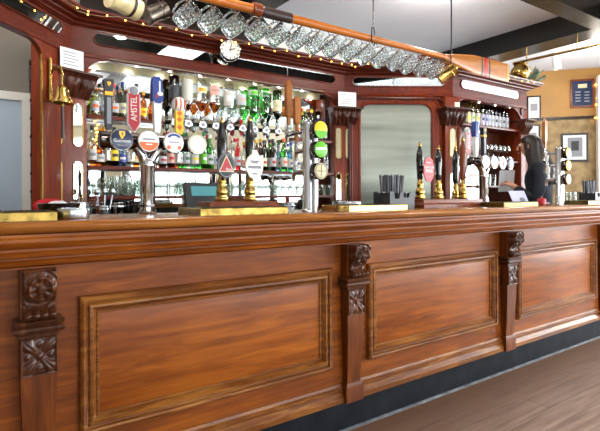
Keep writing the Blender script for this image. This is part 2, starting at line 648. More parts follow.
pr = thing('peg_rack', 'narrow black rack of pegs on the wall right of the pale blue door', 'rack', (at(32, 120, YB - .04).x, YB - .03, 1.1))
px_ = pr.location.x
MB().box(px_ - .018, px_ + .018, YB - .055, YB - .032, 1.15, 2.2, .004).build('backing_strip', 'black', pr)
for k in range(8):
    z = 1.2 + k * .135
    MB().lathe([(.016, 0), (.016, .08), (.024, .085), (.024, .1), (.001, .102)], (px_, YB - .055, z), RX, 12).build('peg', 'blackgloss', pr)

# ------------------------------------------------------------------ the front bar
BX0, BX1 = -1.9, 6.2
YP = 1.80           # face of the bar front
ZT = 1.083          # worktop height

bt = thing('worktop_slab', 'long polished wooden bar worktop with a rounded front edge carrying the beer taps', 'worktop', (2.1, 1.98, ZT - .04))


def extrude_x(prof, x0, x1):
    return MB().rings([[Vector((x, y, z)) for y, z in prof] for x in (x0, x1)])


nose = [(2.25, ZT), (2.25, ZT - .04), (1.74, ZT - .04), (1.72, ZT - .036), (1.712, ZT - .027), (1.709, ZT - .018), (1.713, ZT - .008), (1.722, ZT - .001), (1.73, ZT)]
extrude_x(nose, BX0, BX1).build('worktop_board', 'top', bt)

bf = thing('bar_counter', 'long panelled wooden bar front with carved pilasters and a black skirting', 'bar counter', (2.1, 1.84, 0))
crown = [(1.84, ZT - .041), (1.728, ZT - .041), (1.728, ZT - .05), (1.722, ZT - .056), (1.722, ZT - .066), (1.735, ZT - .085), (1.744, ZT - .088), (1.744, ZT - .096), (1.737, ZT - .102),
         (1.742, ZT - .114), (1.758, ZT - .118), (1.758, ZT - .124), (1.751, ZT - .13), (1.757, ZT - .142), (1.778, ZT - .15), (1.778, ZT - .156), (1.84, ZT - .156)]
extrude_x(crown, BX0, BX1).build('crown_molding', 'bar', bf, ang=25)
MB().box(BX0, BX1, YP, YP + .03, .165, ZT - .15).build('front_boarding', 'bar', bf, smooth=False)
basem = [(YP + .01, .252), (YP - .004, .25), (YP - .008, .238), (YP - .016, .232), (YP - .016, .22), (YP - .01, .214), (YP - .02, .2), (YP - .026, .19), (YP - .026, .166), (YP + .01, .166)]
extrude_x(basem, BX0, BX1).build('base_molding', 'barmold', bf, ang=25)
sk = [(YP + .028, .166), (YP + .026, .16), (YP + .028, .0), (YP + .07, .0), (YP + .07, .166)]
extrude_x(sk, BX0, BX1).build('skirting', 'skirt', bf, ang=25)
extrude_x([(YP + .027, .0), (YP + .012, .0), (YP + .018, .006), (YP + .027, .008)], BX0, BX1).build('skirting_edge', 'edgegrey', bf)
MB().box(BX0, BX1, 2.2, 2.23, 0, ZT - .041).build('back_board', 'darkwood', bf, smooth=False)
MB().box(BX0 - .03, BX0, YP, 2.23, 0, ZT - .041).build('end_panel', 'bar', bf, smooth=False)
MB().box(BX1, BX1 + .03, YP, 2.23, 0, ZT - .041).build('end_panel', 'bar', bf, smooth=False)

mold = [(0, 0), (0, .010), (.004, .016), (.012, .02), (.020, .018), (.024, .011), (.028, .010), (.034, .016), (.042, .017), (.050, .010), (.056, .004), (.060, .006), (.066, .0055), (.070, -.002)]
PZ0, PZ1, PW = .335, .818, 1.105
for xc in (.868, 2.205, 3.538, 4.88, -.48 - 1.345):
    if xc < BX0:
        continue
    x0, x1 = xc - PW / 2, xc + PW / 2
    MB().box(x0 + .064, x1 - .064, YP - .003, YP + .01, PZ0 + .064, PZ1 - .064, .002).build('field_panel', 'barfield', bf)
    rings = []
    for d, h in mold:
        h *= 1.45
        rings.append([Vector((x0 + d, YP - h, PZ0 + d)), Vector((x1 - d, YP - h, PZ0 + d)), Vector((x1 - d, YP - h, PZ1 - d)), Vector((x0 + d, YP - h, PZ1 - d))])
    mbm = MB().rings(rings, True, False)
    mbm.build('panel_molding', 'barmold', bf, ang=28)


def pilaster(xc):
    w = .056
    # shaft, tapering towards the foot
    p = MB()
    p.rings([[Vector((xc - a, YP - d, z)), Vector((xc + a, YP - d, z)), Vector((xc + a, YP + .01, z)), Vector((xc - a, YP + .01, z))]
             for z, a, d in ((.255, .040, .034), (.28, .041, .034), (.32, .042, .038), (.50, .050, .05), (.60, .053, .052), (ZT - .157, .053, .052))])
    sh = p.build('pilaster', 'barz', bf, ang=20)
    q = MB()
    q.rings([[Vector((xc - a, YP - d, z)), Vector((xc + a, YP - d, z)), Vector((xc + a, YP + .01, z)), Vector((xc - a, YP + .01, z))]
             for z, a, d in ((.166, .054, .044), (.235, .054, .044), (.25, .048, .04), (.258, .045, .036))])
    q.build('plinth', 'barz', sh, ang=20)
    # carved block
    zb0, zb1 = .588, .712

    def blk(u, v):
        x, z = xc - w + .004 + u * (2 * w - .008), zb0 + v * (zb1 - zb0)
        a, b = 2 * u - 1, 2 * v - 1
        r = math.hypot(a, b)
        th = math.atan2(b, a)
        pet = max(0, math.cos(4 * (th - PI / 4))) ** .6
        h = .011 * pet * max(0, math.sin(min(1, (r - .18) / 1.1) * PI)) * (1 - .45 * math.exp(-((abs(a) - abs(b)) / .07) ** 2)) if r > .18 else 0
        h += .010 * math.exp(-(r / .17) ** 4)
        h += .006 * math.exp(-((abs(a) - .62) / .12) ** 2 - (b / .16) ** 2) + .006 * math.exp(-((abs(b) - .62) / .12) ** 2 - (a / .16) ** 2)
        edge = min(1 - abs(a), 1 - abs(b))
        if edge < .11:
            h = .008 if edge > .001 else .0
        return Vector((xc - w + .002 + u * (2 * w - .004), YP - .054 - (h if edge > .001 else -.06), z))
    MB().grid(44, 44, blk).build('carved_block', 'carve', sh, ang=60)
    lg = MB()
    lg.rings([[Vector((xc - w - e, YP - d, z)), Vector((xc + w + e, YP - d, z)), Vector((xc + w + e, YP + .01, z)), Vector((xc - w - e, YP + .01, z))]
              for z, e, d in ((.712, .002, .058), (.722, .003, .06), (.728, .014, .072), (.738, .018, .078), (.744, .014, .074), (.748, .008, .066), (.756, .014, .074), (.764, .016, .077), (.768, .012, .072), (.771, 0, .055))])
    lg.build('ledge', 'carve', sh, ang=25)
    # scroll bracket: profile in (outward, z), swept over the width with acanthus relief
    zt, zb = ZT - .157, .771
    prof = []
    for i in range(41):
        v = i / 40
        z = zb + v * (zt - zb)
        d = .070 + .036 * (1 / (1 + math.exp(-(v - .48) * 13))) - .014 * math.exp(-((v - .34) / .12) ** 2) + .022 * math.exp(-((v - .10) / .09) ** 2)
        prof.append((d, z))

    def scr(u, v):
        i = v * 40
        k = min(39, int(i))
        f = i - k
        d = prof[k][0] * (1 - f) + prof[k + 1][0] * f
        z = zb + v * (zt - zb)
        a = abs(2 * u - 1)
        side = a > .985
        x = xc + (2 * u - 1) * .047
        w_ = 2 * u - 1
        if v > .24:
            rr = math.hypot(w_ * .8, (v - .64) * 2.3)
            th = math.atan2((v - .64) * 2.3, w_ * .8)
            h = .012 * math.exp(-(rr / .16) ** 4)
            if rr > .2:
                h += .011 * abs(math.cos(th * 4)) ** .7 * math.sin(min(1, (rr - .2) / .62) * PI)
            h += .006 * max(0, math.sin(rr * 16 - 1.2))
        else:
            h = .007 * abs(math.sin(u * 4 * PI)) * math.sin(min(1, v / .24) * PI)
        if side:
            return Vector((x, YP + .005, z))
        return Vector((x, YP - d - h, z))
    MB().grid(44, 64, scr).build('scroll_bracket', 'carve', sh, ang=70)


for xc in (.19, 1.540, 2.862, 4.205, 5.55):
    pilaster(xc)

# ------------------------------------------------------------------ the back bar
A = Vector((.578, 3.5))
B = Vector((2.952, 3.5))
C = Vector((3.838, 2.946))
D = Vector((5.124, 2.946))
LANG = R(47)
L0 = A - 1.7 * Vector((math.cos(LANG), math.sin(LANG)))
PATH = [L0, A, B, C, D, D + Vector((0, .75))]


class Sec:
    def __init__(s, o, ang):
        s.o, s.ang = Vector((o[0], o[1])), ang
        s.d = Vector((math.cos(ang), math.sin(ang)))
        s.n = Vector((math.sin(ang), -math.cos(ang)))

    def p(s, u, d, z):
        q = s.o + s.d * u + s.n * d
        return Vector((q.x, q.y, z))

    def box(s, mb, u0, u1, d0, d1, z0, z1, bev=0):
        m = Matrix.Translation((s.o.x, s.o.y, 0)) @ Matrix.Rotation(s.ang, 4, 'Z')
        mb.box(u0, u1, -d1, -d0, z0, z1, bev, m)
        return mb

    def plate(s, mb, pts, d0, d1):
        mb.rings([[s.p(u, d0, z) for u, z in pts], [s.p(u, d1, z) for u, z in pts]])
        return mb


def sweep_plan(path, prof, closed=True):
    rs = []
    for i, p in enumerate(path):
        ns = []
        if i > 0:
            d = (p - path[i - 1]).normalized()
            ns.append(Vector((d.y, -d.x)))
        if i < len(path) - 1:
            d = (path[i + 1] - p).normalized()
            ns.append(Vector((d.y, -d.x)))
        n = ns[0] if len(ns) == 1 else (ns[0] + ns[1]) / (1 + ns[0].dot(ns[1]))
        rs.append([Vector((p.x + n.x * d, p.y + n.y * d, z)) for d, z in prof])
    return MB().rings(rs)


def sweep_face(sec, pts, prof):
    """sweep (side, out) profile along an open polyline pts (u, z) on a section's face"""
    rs = []
    P = [Vector(p) for p in pts]
    for i, p in enumerate(P):
        ns = []
        if i > 0:
            d = (p - P[i - 1]).normalized()
            ns.append(Vector((-d.y, d.x)))
        if i < len(P) - 1:
            d = (P[i + 1] - p).normalized()
            ns.append(Vector((-d.y, d.x)))
        n = ns[0] if len(ns) == 1 else (ns[0] + ns[1]) / (1 + ns[0].dot(ns[1]))
        rs.append([sec.p(p.x + n.x * a, o, p.y + n.y * a) for a, o in prof])
    return MB().rings(rs)


def stadium(u0, u1, z0, z1, n=8):
    r = (z1 - z0) / 2
    zc = (z0 + z1) / 2
    if u1 - u0 < z1 - z0:
        r = (u1 - u0) / 2
        uc = (u0 + u1) / 2
        pts = [(uc + r * math.cos(a), z1 - r + r * math.sin(a)) for a in [PI * i / n for i in range(n + 1)]]
        pts += [(uc + r * math.cos(a), z0 + r + r * math.sin(a)) for a in [PI + PI * i / n for i in range(n + 1)]]
        return pts
    pts = [(u1 - r + r * math.sin(a), zc - r * math.cos(a)) for a in [PI * i / n for i in range(n + 1)]]
    pts += [(u0 + r - r * math.sin(a), zc + r * math.cos(a)) for a in [PI * i / n for i in range(n + 1)]]
    return pts


bb = thing('back_bar', 'carved mahogany back bar with cornice, mirror strips and bottle shelves', 'back bar', (2.6, 3.6, 0))
sL, sM, sG, sT = Sec(L0, LANG), Sec(A, 0), Sec(B, math.atan2((C - B).y, (C - B).x)), Sec(C, 0)
lenL, lenM, lenG, lenT = 1.7, (B - A).length, (C - B).length, (D - C).length

corn = [(-.05, 2.31), (.012, 2.31), (.018, 2.318), (.03, 2.32), (.034, 2.33), (.05, 2.336), (.062, 2.342), (.066, 2.35), (.09, 2.354), (.104, 2.362), (.112, 2.376), (.126, 2.38), (.13, 2.395), (-.05, 2.395)]
sweep_plan(PATH, corn).build('cornice', 'mah', bb, ang=22)
sweep_plan(PATH, [(-.05, 2.105), (0, 2.105), (.006, 2.112), (.006, 2.13), (0, 2.136), (0, 2.31), (-.05, 2.31)]).build('frieze', 'mah', bb, ang=22)
# flat top board of the back bar, so that things can stand on it
tb = MB()
tb.rings([[Vector((p[0], p[1], z)) for p in ((A.x - .02, 3.55), (B.x, 3.55), (C.x + .02, 3.0), (D.x - .06, 3.0), (D.x - .06, 3.69), (4.0, 3.70), (3.3, 3.715), (A.x, 3.715))] for z in (2.37, 2.393)])
tb.build('top_board', 'mah', bb, smooth=False)


def strip(sec, u0, u1, z0=2.205, z1=2.288):
    m = MB()
    sec.plate(m, stadium(u0, u1, z0, z1), .001, .006)
    mm = m.build('mirror_strip', 'mirror', bb, ang=30)
    pts = stadium(u0 - .004, u1 + .004, z0 - .004, z1 + .004)
    rs = []
    for k in range(len(pts) + 1):
        u, z = pts[k % len(pts)]
        uc, zc = (u0 + u1) / 2, (z0 + z1) / 2
        rs.append([sec.p(u, 0, z), sec.p(u, .012, z), sec.p(u + (.006 if u < uc else -.006) * .8, .010, z + (.006 if z < zc else -.006)), sec.p(u + (.006 if u < uc else -.006) * .8, 0, z + (.006 if z < zc else -.006))])
    MB().rings(rs, True, False).build('mirror_rim', 'mahz', mm, ang=30)


strip(sL, .35, lenL - .10)
strip(sM, .14, lenM - .12)
strip(sG, .08, lenG - .08)
strip(sT, .12, lenT - .16)

# rope molding and the bead under the main frieze
rp = MB()
n = 150
for k in range(n):
    u0 = .24 + (lenM - .5) * k / n
    u1 = .24 + (lenM - .5) * (k + .8) / n
    rp.tube([sM.p(u0, .010, 2.113), sM.p((u0 + u1) / 2, .013, 2.117), sM.p(u1, .010, 2.121)], .004, 5)
rp.build('rope_molding', 'wire', bb)


def spandrel(sec, u0, u1, ztop, r, left, d0=-.03, d1=.002):
    pts = [(u0, ztop), (u1, ztop)] if left else [(u1, ztop), (u0, ztop)]
    n = 8
    w = u1 - u0
    arc = []
    for k in range(n + 1):
        a = PI / 2 * k / n
        if left:
            arc.append((u1 - w * math.sin(a), ztop - r * (1 - math.cos(a))))
        else:
            arc.append((u0 + w * math.sin(a), ztop - r * (1 - math.cos(a))))
    pts = [(u0 if left else u1, ztop)] + arc
    m = MB()
    sec.plate(m, pts, d0, d1)
    return m


spandrel(sM, .08, .26, 2.106, .14, True).build('spandrel', 'mah', bb)
spandrel(sM, lenM - .30, lenM - .08, 2.106, .17, False).build('spandrel', 'mah', bb)
spandrel(sT, .07, .22, 2.106, .10, True).build('spandrel', 'mah', bb)
spandrel(sT, lenT - .32, lenT - .08, 2.106, .24, False).build('spandrel', 'mah', bb)
spandrel(sL, lenL - .44, lenL - .287, 2.106, .10, False).build('spandrel', 'mahz', bb)


def column(ox, oy, ang, w, dep, strips, cap=True, capw=None):
    s = Sec((ox, oy), ang)
    m = MB()
    s.box(m, -w / 2, w / 2, -dep, 0, 0, 2.106, .004)
    c = m.build('column', 'mahz', bb)
    for u0, u1, z0, z1 in strips:
        pm = MB()
        s.plate(pm, stadium(u0, u1, z0, z1, 6), .0005, .004)
        pm.build('column_mirror', 'mirror', c)
        pts = stadium(u0, u1, z0, z1, 6)
        uc = (u0 + u1) / 2
        rs = []
        for k in range(len(pts) + 1):
            u, z = pts[k % len(pts)]
            du = .005 if u > uc else -.005
            rs.append([s.p(u, 0, z), s.p(u, .008, z), s.p(u + du, .007, z), s.p(u + du, 0, z)])
        MB().rings(rs, True, False).build('mirror_rim', 'brassdull', c)
    if cap:
        cw = capw or w / 2 + .02

        def cf(u, v):
            a = 2 * u - 1
            z = 1.825 + v * .15
            e = .065 * v ** 1.6
            lf = abs(math.sin(u * 3 * PI))
            h = .022 * lf ** .6 * math.sin(min(1, v * 1.25) * PI) ** .7 - .008 * math.exp(-((lf - 1) / .05) ** 2)
            h += .012 * max(0, math.sin(u * 9 * PI)) * max(0, math.sin((v - .35) * 3 * PI))
            if u < .001 or u > .999:
                h = -e - .05
            return s.p(a * (cw + .03 * v), .012 + e + h, z)
        MB().grid(54, 24, cf).build('carved_capital', 'mahdark', c, ang=70)
        ab = MB()
        s.box(ab, -cw - .04, cw + .04, -dep * .5, .10, 1.975, 1.99, .003)
        ab.build('abacus', 'mahdark', c)
    return s


# left corner post, the corner columns and the right-hand end
pl = MB()
sL.box(pl, lenL - .285, lenL - .11, -.08, .0, 0, 2.106, .006)
pl.build('door_post', 'mahz', bb)
pe = MB()
sL.box(pe, lenL - .293, lenL - .286, -.012, .002, 0, 2.106, .003)
pe.build('gilt_edge', 'brassdull', bb)
cA = column(A.x - .015, A.y - .01, R(22), .25, .12, [(-.105, -.06, 1.50, 1.79), (-.105, -.06, 1.12, 1.40), (.025, .09, 1.50, 1.79), (.025, .09, 1.12, 1.40)])
cB = column(B.x - .01, B.y - .005, R(-16), .20, .12, [(-.085, -.04, 1.51, 1.80), (-.085, -.04, 1.10, 1.38), (.015, .075, 1.51, 1.80), (.015, .075, 1.10, 1.38)])
cC = column(C.x - .01, C.y - .005, R(-14), .17, .12, [(-.035, .03, 1.52, 1.80), (-.035, .03, 1.10, 1.38)], True, .11)
cD = column(D.x - .05, D.y - .0, 0, .13, .5, [], True, .06)
oc = MB()
sT.plate(oc, [(lenT - .10 + .03 * math.cos(a), 2.08 + .045 * math.sin(a)) for a in [2 * PI * k / 16 for k in range(16)]], .001, .014)
oc.build('oval_boss', 'mahdark', bb)

# main bay: mirror back, sides, shelves
MB().box(A.x + .02, B.x - .02, 3.672, 3.68, .95, 2.2).build('back_mirror', 'mirror', bb, smooth=False)
MB().box(A.x - .02, B.x + .02, 3.681, 3.72, 0, 2.37).build('back_panel', 'mahz', bb, smooth=False)
MB().box(A.x + .08, B.x - .08, 3.552, 3.56, 2.106, 2.34).build('added_pale_lining', 'cream', bb, smooth=False)  # pale board added so the back mirror reflects less dark under the frieze
MB().box(A.x + .11, B.x - .11, 3.53, 3.67, 1.352, 1.378, .003).build('shelf', 'mah', bb)
MB().box(A.x + .11, B.x - .11, 3.53, 3.67, 1.142, 1.166, .003).build('shelf', 'mah', bb)
xs1 = at(163, 118, 3.56).x
MB().box(A.x + .11, xs1, 3.54, 3.67, 1.705, 1.73, .003).build('shelf', 'mah', bb)
xs2 = at(291, 130, 3.56).x
MB().box(xs2, B.x - .11, 3.54, 3.67, 1.655, 1.68, .003).build('shelf', 'mah', bb)
MB().tube([(xs1 + .04, 3.6185, 1.742), (xs2 - .02, 3.6185, 1.742)], .009, 10).build('optic_rail', 'blackgloss', bb)

# middle bay: the tall round-cornered misted mirror in its molded frame
um0, um1, zm = .155, .835, 2.03
r = .09
arch = [(um0, .9)] + [(um0 + r - r * math.cos(a), zm - r + r * math.sin(a)) for a in [PI / 2 * k / 6 for k in range(7)]] + \
       [(um1 - r + r * math.sin(a), zm - r + r * math.cos(a)) for a in [PI / 2 * k / 6 for k in range(7)]] + [(um1, .9)]
mb = MB()
sG.plate(mb, arch, -.02, -.012)
mb.build('tall_mirror', 'oldmirror', bb, ang=20)
fb = MB()
sG.box(fb, .02, lenG - .02, -.06, -.021, 0, 2.106)
fb.build('mirror_backing', 'mahz', bb, smooth=False)
sweep_face(sG, arch, [(0, -.02), (0, .0), (.008, .006), (.02, .006), (.026, .0), (.075, .0), (.082, .008), (.092, .012), (.10, .006), (.104, -.02)]).build('mirror_frame', 'mahz', bb, ang=22)
sweep_face(sG, [(.045, .9), (.045, 2.0), (.06, 2.06), (.10, 2.085), (.90, 2.085), (.945, 2.06), (.965, 2.0), (.965, .9)], [(-.008, -.02), (-.008, .016), (.0, .02), (.010, .016), (.010, -.02)]).build('arch_molding', 'mahdark', bb, ang=22)

# right bay
MB().box(C.x + .05, D.x - .05, 3.20, 3.21, 1.53, 2.2).build('back_panel', 'mahdark', bb, smooth=False)
MB().box(C.x + .05, D.x - .05, 3.20, 3.208, .9, 1.528).build('back_mirror', 'mirror', bb, smooth=False)
MB().box(C.x + .07, D.x - .1, 2.965, 3.198, 1.855, 1.88, .003).build('shelf', 'mah', bb)
MB().box(C.x + .07, D.x - .1, 2.965, 3.198, 1.51, 1.53, .003).build('shelf', 'mah', bb)
MB().box(C.x + .07, D.x - .1, 2.965, 3.198, 1.24, 1.26, .003).build('shelf', 'mah', bb)
MB().box(D.x - .06, D.x - .03, 2.96, 3.69, 0, 2.106).build('side_panel', 'mahz', bb, smooth=False)

# back counters below the bays
k1 = thing('back_counter', 'dark low back counter beneath the mirrored bottle shelves', 'counter', (1.77, 3.5, 0))
MB().box(A.x + .15, B.x - .15, 3.34, 3.55, 0, .90).build('cupboard', 'black', k1, smooth=False)
MB().box(A.x + .15, B.x - .15, 3.30, 3.60, .90, .93, .004).build('counter_board', 'plastic', k1)
k2 = thing('back_counter', 'dark low back counter beneath the wine shelf', 'counter', (4.48, 2.85, 0))
MB().box(C.x + .1, D.x - .12, 2.78, 2.955, 0, .97).build('cupboard', 'black', k2, smooth=False)
MB().box(C.x + .1, D.x - .12, 2.74, 2.962, .97, 1.0, .004).build('counter_board', 'steel', k2)


# paper notices
def notice(px0, px1, py0, py1, sec, u0, u1, z0, z1, d, label, mat='paper', lines=5):
    o = thing('paper_notice', label, 'notice', sec.p((u0 + u1) / 2, d, z0), 'paper notices on the back bar')
    m = MB()
    sec.box(m, u0, u1, d, d + .003, z0, z1)
    m.build('sheet', mat, o, smooth=False)
    ln = MB()
    for k in range(lines):
        z = z1 - (z1 - z0) * (.2 + .62 * k / max(1, lines - 1))
        f = random.uniform(.5, .75)
        sec.box(ln, u0 + (u1 - u0) * .12, u0 + (u1 - u0) * (.12 + f), d + .0031, d + .0038, z - .003, z + .003)
    if lines:
        t = ln.build('printed_lines', 'grey', o, smooth=False)
        t['kind'] = 'stuff'
    return o


notice(0, 0, 0, 0, cA, -.11, .05, 1.993, 2.12, .08, 'large white printed notice leaning above the left carved capital')
notice(0, 0, 0, 0, cB, -.095, .085, 1.993, 2.125, .08, 'white printed notice above the carved capital left of the tall mirror')
notice(0, 0, 0, 0, cC, -.04, .015, 1.993, 2.035, .08, 'small cream card above the carved capital right of the tall mirror', 'cream', 0)

# ------------------------------------------------------------------ bottles and glasses
PROF = {
    'spirit': [(0, 0), (.036, 0), (.039, .006), (.039, .17), (.036, .19), (.02, .215), (.0145, .225), (.0135, .275), (.0155, .277), (.0155, .285)],
    'slim': [(0, 0), (.031, 0), (.034, .006), (.034, .19), (.03, .21), (.017, .235), (.0135, .245), (.0135, .29), (.015, .292), (.015, .30)],
    'wine': [(0, 0), (.034, 0), (.0375, .006), (.0375, .19), (.035, .205), (.022, .23), (.0145, .245), (.014, .29), (.0155, .292), (.0155, .30)],
    'squat': [(0, 0), (.036, 0), (.039, .008), (.040, .10), (.038, .13), (.03, .155), (.017, .17), (.015, .2), (.018, .202), (.018, .212)],
    'cognac': [(0, 0), (.030, 0), (.036, .006), (.046, .05), (.047, .09), (.04, .125), (.024, .155), (.015, .18), (.014, .225), (.017, .227), (.017, .237)],
    'can': [(0, 0), (.028, 0), (.033, .005), (.033, .108), (.028, .115), (.027, .118)],
    'optic': [(0, 0), (.037, 0), (.041, .006), (.041, .19), (.038, .21), (.026, .235), (.017, .25), (.0145, .262), (.0145, .30)],
    'opticgin': [(0, 0), (.039, 0), (.042, .006), (.041, .13), (.039, .20), (.034, .225), (.02, .245), (.0155, .258), (.0155, .30)],
    'opticround': [(0, 0), (.036, 0), (.039, .006), (.039, .12), (.05, .16), (.05, .185), (.04, .215), (.02, .24), (.015, .255), (.015, .30)],
}


def rad(prof, z):
    for (r0, z0), (r1, z1) in zip(prof, prof[1:]):
        if z0 <= z <= z1 and z1 > z0:
            return r0 + (r1 - r0) * (z - z0) / (z1 - z0)
    return prof[-1][0]


def band(prof, z0, z1, o, M_=None, arc=None, off=.0012, seg=20):
    """a paper label wrapped round the bottle between two heights (front 220 degrees)"""
    mb = MB()
    zs = [z0 + (z1 - z0) * k / 4 for k in range(5)]
    a0, a1 = (-PI / 2 - R(105), -PI / 2 + R(105)) if arc is None else arc
    o = Vector(o)

    def fn(u, v):
        z = z0 + (z1 - z0) * v
        r = rad(prof, z) + off
        a = a0 + (a1 - a0) * u
        p = Vector((r * math.cos(a), r * math.sin(a), z))
        if M_ is not None:
            p = M_ @ p
        return o + p
    mb.grid(seg, 4, fn)
    return mb


_protos = {}


def bottle(kind, glass, label, cap, pos, text_label, sc=1.0, stripe=None, liquid=None, group='bottles on the back bar shelves', name='bottle', lab=None):
    label = {'white': 'labelwhite', 'paper': 'labelpaper'}.get(label, label)
    key = (kind, glass, label, cap, sc, stripe, liquid, lab, name)
    if key in _protos:
        return dup(_protos[key], pos, text_label, random.uniform(-.25, .25), group)
    o = thing(name, text_label, 'bottle', pos, group)
    prof = [(r * sc * .79, z * sc) for r, z in PROF[kind]]
    x, y, z = pos
    zt = prof[-1][1]
    MB().lathe(prof, pos, None, 18).build('bottle_glass', glass, o)
    if liquid:
        lp = [(max(0, r - .0035), zz + (.003 if i == 0 else 0)) for i, (r, zz) in enumerate(prof) if zz < zt * .62]
        lp.append((0.001, lp[-1][1] + .0005))
        MB().lathe(lp, pos, None, 16).build('liquid', liquid, o)
    if label:
        l0, l1 = lab or (.14, .42)
        lb = band(prof, zt * l0, zt * l1, pos).build('paper_label', label, o)
        if stripe:
            band(prof, zt * (l0 + (l1 - l0) * .36), zt * (l0 + (l1 - l0) * .64), pos, None, (-PI / 2 - R(38), -PI / 2 + R(38)), .0022).build('label_print', stripe, lb)
    if cap:
        r = prof[-1][0] + .002
        MB().lathe([(r, zt * .91), (r, zt + .004), (r * .8, zt + .007), (.001, zt + .007)], pos, None, 14).build('cap', cap, o)
    _protos[key] = o
    return o


def optic(kind, glass, label, liquid, px, text_label, capm='steel', level=.55, stripe=None, lab=(.25, .6)):
    label = {'white': 'labelwhite', 'paper': 'labelpaper'}.get(label, label)
    Y = 3.588
    X = at(px, 100, Y).x
    zb = 2.088                                   # base of the upturned bottle
    o = thing('spirit_bottle', text_label, 'bottle', (X, Y, 1.66), 'upturned spirit bottles on the optic rail')
    fl = Matrix.Rotation(PI, 4, 'X')
    prof = PROF[kind]
    org = Vector((X, Y, zb))
    MB().lathe(prof, org, fl, 20).build('bottle_glass', glass, o)
    if liquid:
        zt = prof[-1][1]
        lo = zt * (1 - level)
        lp = [(0.001, lo), (max(.002, rad(prof, lo) - .0035), lo)] + [(max(0, r - .0035), z) for r, z in prof if z > lo and z < zt * .97]
        lp.append((.001, lp[-1][1] + .0005))
        MB().lathe(lp, org, fl, 18).build('liquid', liquid, o)
    if label:
        zt = prof[-1][1]
        lb = band(prof, zt * lab[0], zt * lab[1], org, fl, (PI / 2 - R(100), PI / 2 + R(100))).build('paper_label', label, o)
        if stripe:
            band(prof, zt * (lab[0] + .12), zt * (lab[1] - .12), org, fl, (PI / 2 - R(50), PI / 2 + R(50)), .0022).build('label_print', stripe, lb)
    op = MB().lathe([(.016, 1.80), (.018, 1.795), (.018, 1.785), (.013, 1.78), (.013, 1.765), (.02, 1.76), (.021, 1.70), (.016, 1.69), (.006, 1.685), (.005, 1.662)], (X, Y, 0), None, 14).build('optic_measure', capm, o)
    MB().lathe([(.001, 0), (.030, .0), (.033, .003), (.033, .01), (.029, .012), (.001, .012)], (X, Y - .018, 1.728), RX, 18).build('badge_rim', 'chrome', op)
    MB().lathe([(.001, .0125), (.0275, .0125), (.0275, .0138), (.001, .0138)], (X, Y - .018, 1.728), RX, 18).build('badge_face', 'paper', op)
    MB().lathe([(.001, 0), (.013, 0), (.013, .0016), (.001, .0016)], (X, Y - .0318, 1.728), RX, 14).build('badge_emblem', 'grey', op)
    return o


optic('optic', 'gdark', 'ink', None, 174.5, 'dark upturned bottle at the left end of the optic rail')
optic('optic', 'gclear', 'white', 'gbrown', 187.5, 'upturned bottle with a tall white label and brown spirit in its neck', level=.3, lab=(.06, .62))
optic('opticround', 'gclear', 'cream', 'gamber', 202, 'upturned round-shouldered whisky bottle beside the white labelled one', level=.42, lab=(.2, .36), stripe='gold')
optic('opticround', 'gclear', 'pink', 'gamber', 215, 'upturned round-shouldered whisky bottle with a pinkish label', level=.44, lab=(.12, .38), stripe='red')
optic('optic', 'gclear', 'white', None, 229, 'clear upturned bottle with a broad white label in mid rail', lab=(.22, .62), stripe='paper')
optic('optic', 'gclear', 'paper', None, 241.5, 'clear upturned bottle with a red neck next to the green gin', lab=(.26, .56), stripe='pink', capm='red')
optic('opticgin', 'ggreen', 'paper', None, 253.5, 'left bright green upturned gin bottle with a white label', lab=(.1, .24), stripe='green')
optic('opticgin', 'ggreen', 'paper', None, 265, 'right bright green upturned gin bottle with a white label', lab=(.1, .24), stripe='dkgreen')
optic('optic', 'gdkgreen', 'cream', 'gdark', 277.5, 'dark green upturned bottle with a cream label at the right end of the optics', level=.4, lab=(.3, .62), stripe='beige')

# top left shelf
ZS3, ZS2, ZS1 = 1.7305, 1.3785, 1.1665
tl = [(95.5, 'spirit', 'gclear', 'paper', 'orange', .85, 'orange', 'gyellow', 'short amber-topped bottle at the left end of the top shelf'),
      (104.5, 'slim', 'gclear', 'paper', 'ink', .85, 'grey', None, 'clear bottle between amber bottles at the left of the top shelf'),
      (114, 'cognac', 'gclear', 'paper', 'red', 1.0, 'orange', 'gamber', 'amber bottle with a red cap and white label on the top shelf'),
      (123, 'wine', 'gdkgreen', 'beige', 'blue', .85, 'grey', None, 'bottle with a blue cap and pale label on the top shelf'),
      (137, 'spirit', 'gclear', 'white', 'ink', .9, 'grey', None, 'clear white-labelled bottle right of the red tap handle on the top shelf'),
      (144, 'spirit', 'gamber', 'yellow', 'gold', .72, 'orange', None, 'small glowing amber bottle on the top shelf'),
      (158, 'squat', 'gamber', 'cream', 'gold', .95, 'orange', None, 'squat amber bottle at the right end of the top left shelf')]
for px, k, g, l, c, sc, st, lq, t in tl:
    bottle(k, g, l, c, (at(px, 100, 3.60).x, 3.60, ZS3), t, sc, st, lq)
tr = [(297, 'spirit', 'gclear', 'white', 'orange', 1.05, 'orange', None, 'bottle with an orange printed white label right of the wooden tap handle'),
      (305, 'wine', 'ggreen', 'white', 'white', .95, 'paper', None, 'green bottle with a white cap on the short right shelf'),
      (312, 'slim', 'gdkgreen', 'paper', 'yellow', .92, 'blue', None, 'dark green bottle with a yellow cap on the short right shelf'),
      (318.5, 'spirit', 'gblue', 'paper', 'white', .8, 'blue', None, 'pale blue bottle near the right end of the short shelf'),
      (325, 'spirit', 'gblue', 'white', 'blue', .7, 'grey', None, 'smaller pale blue bottle at the far right of the short shelf')]
for px, k, g, l, c, sc, st, lq, t in tr:
    bottle(k, g, l, c, (at(px, 110, 3.60).x, 3.60, 1.6805), t, sc, st, lq)

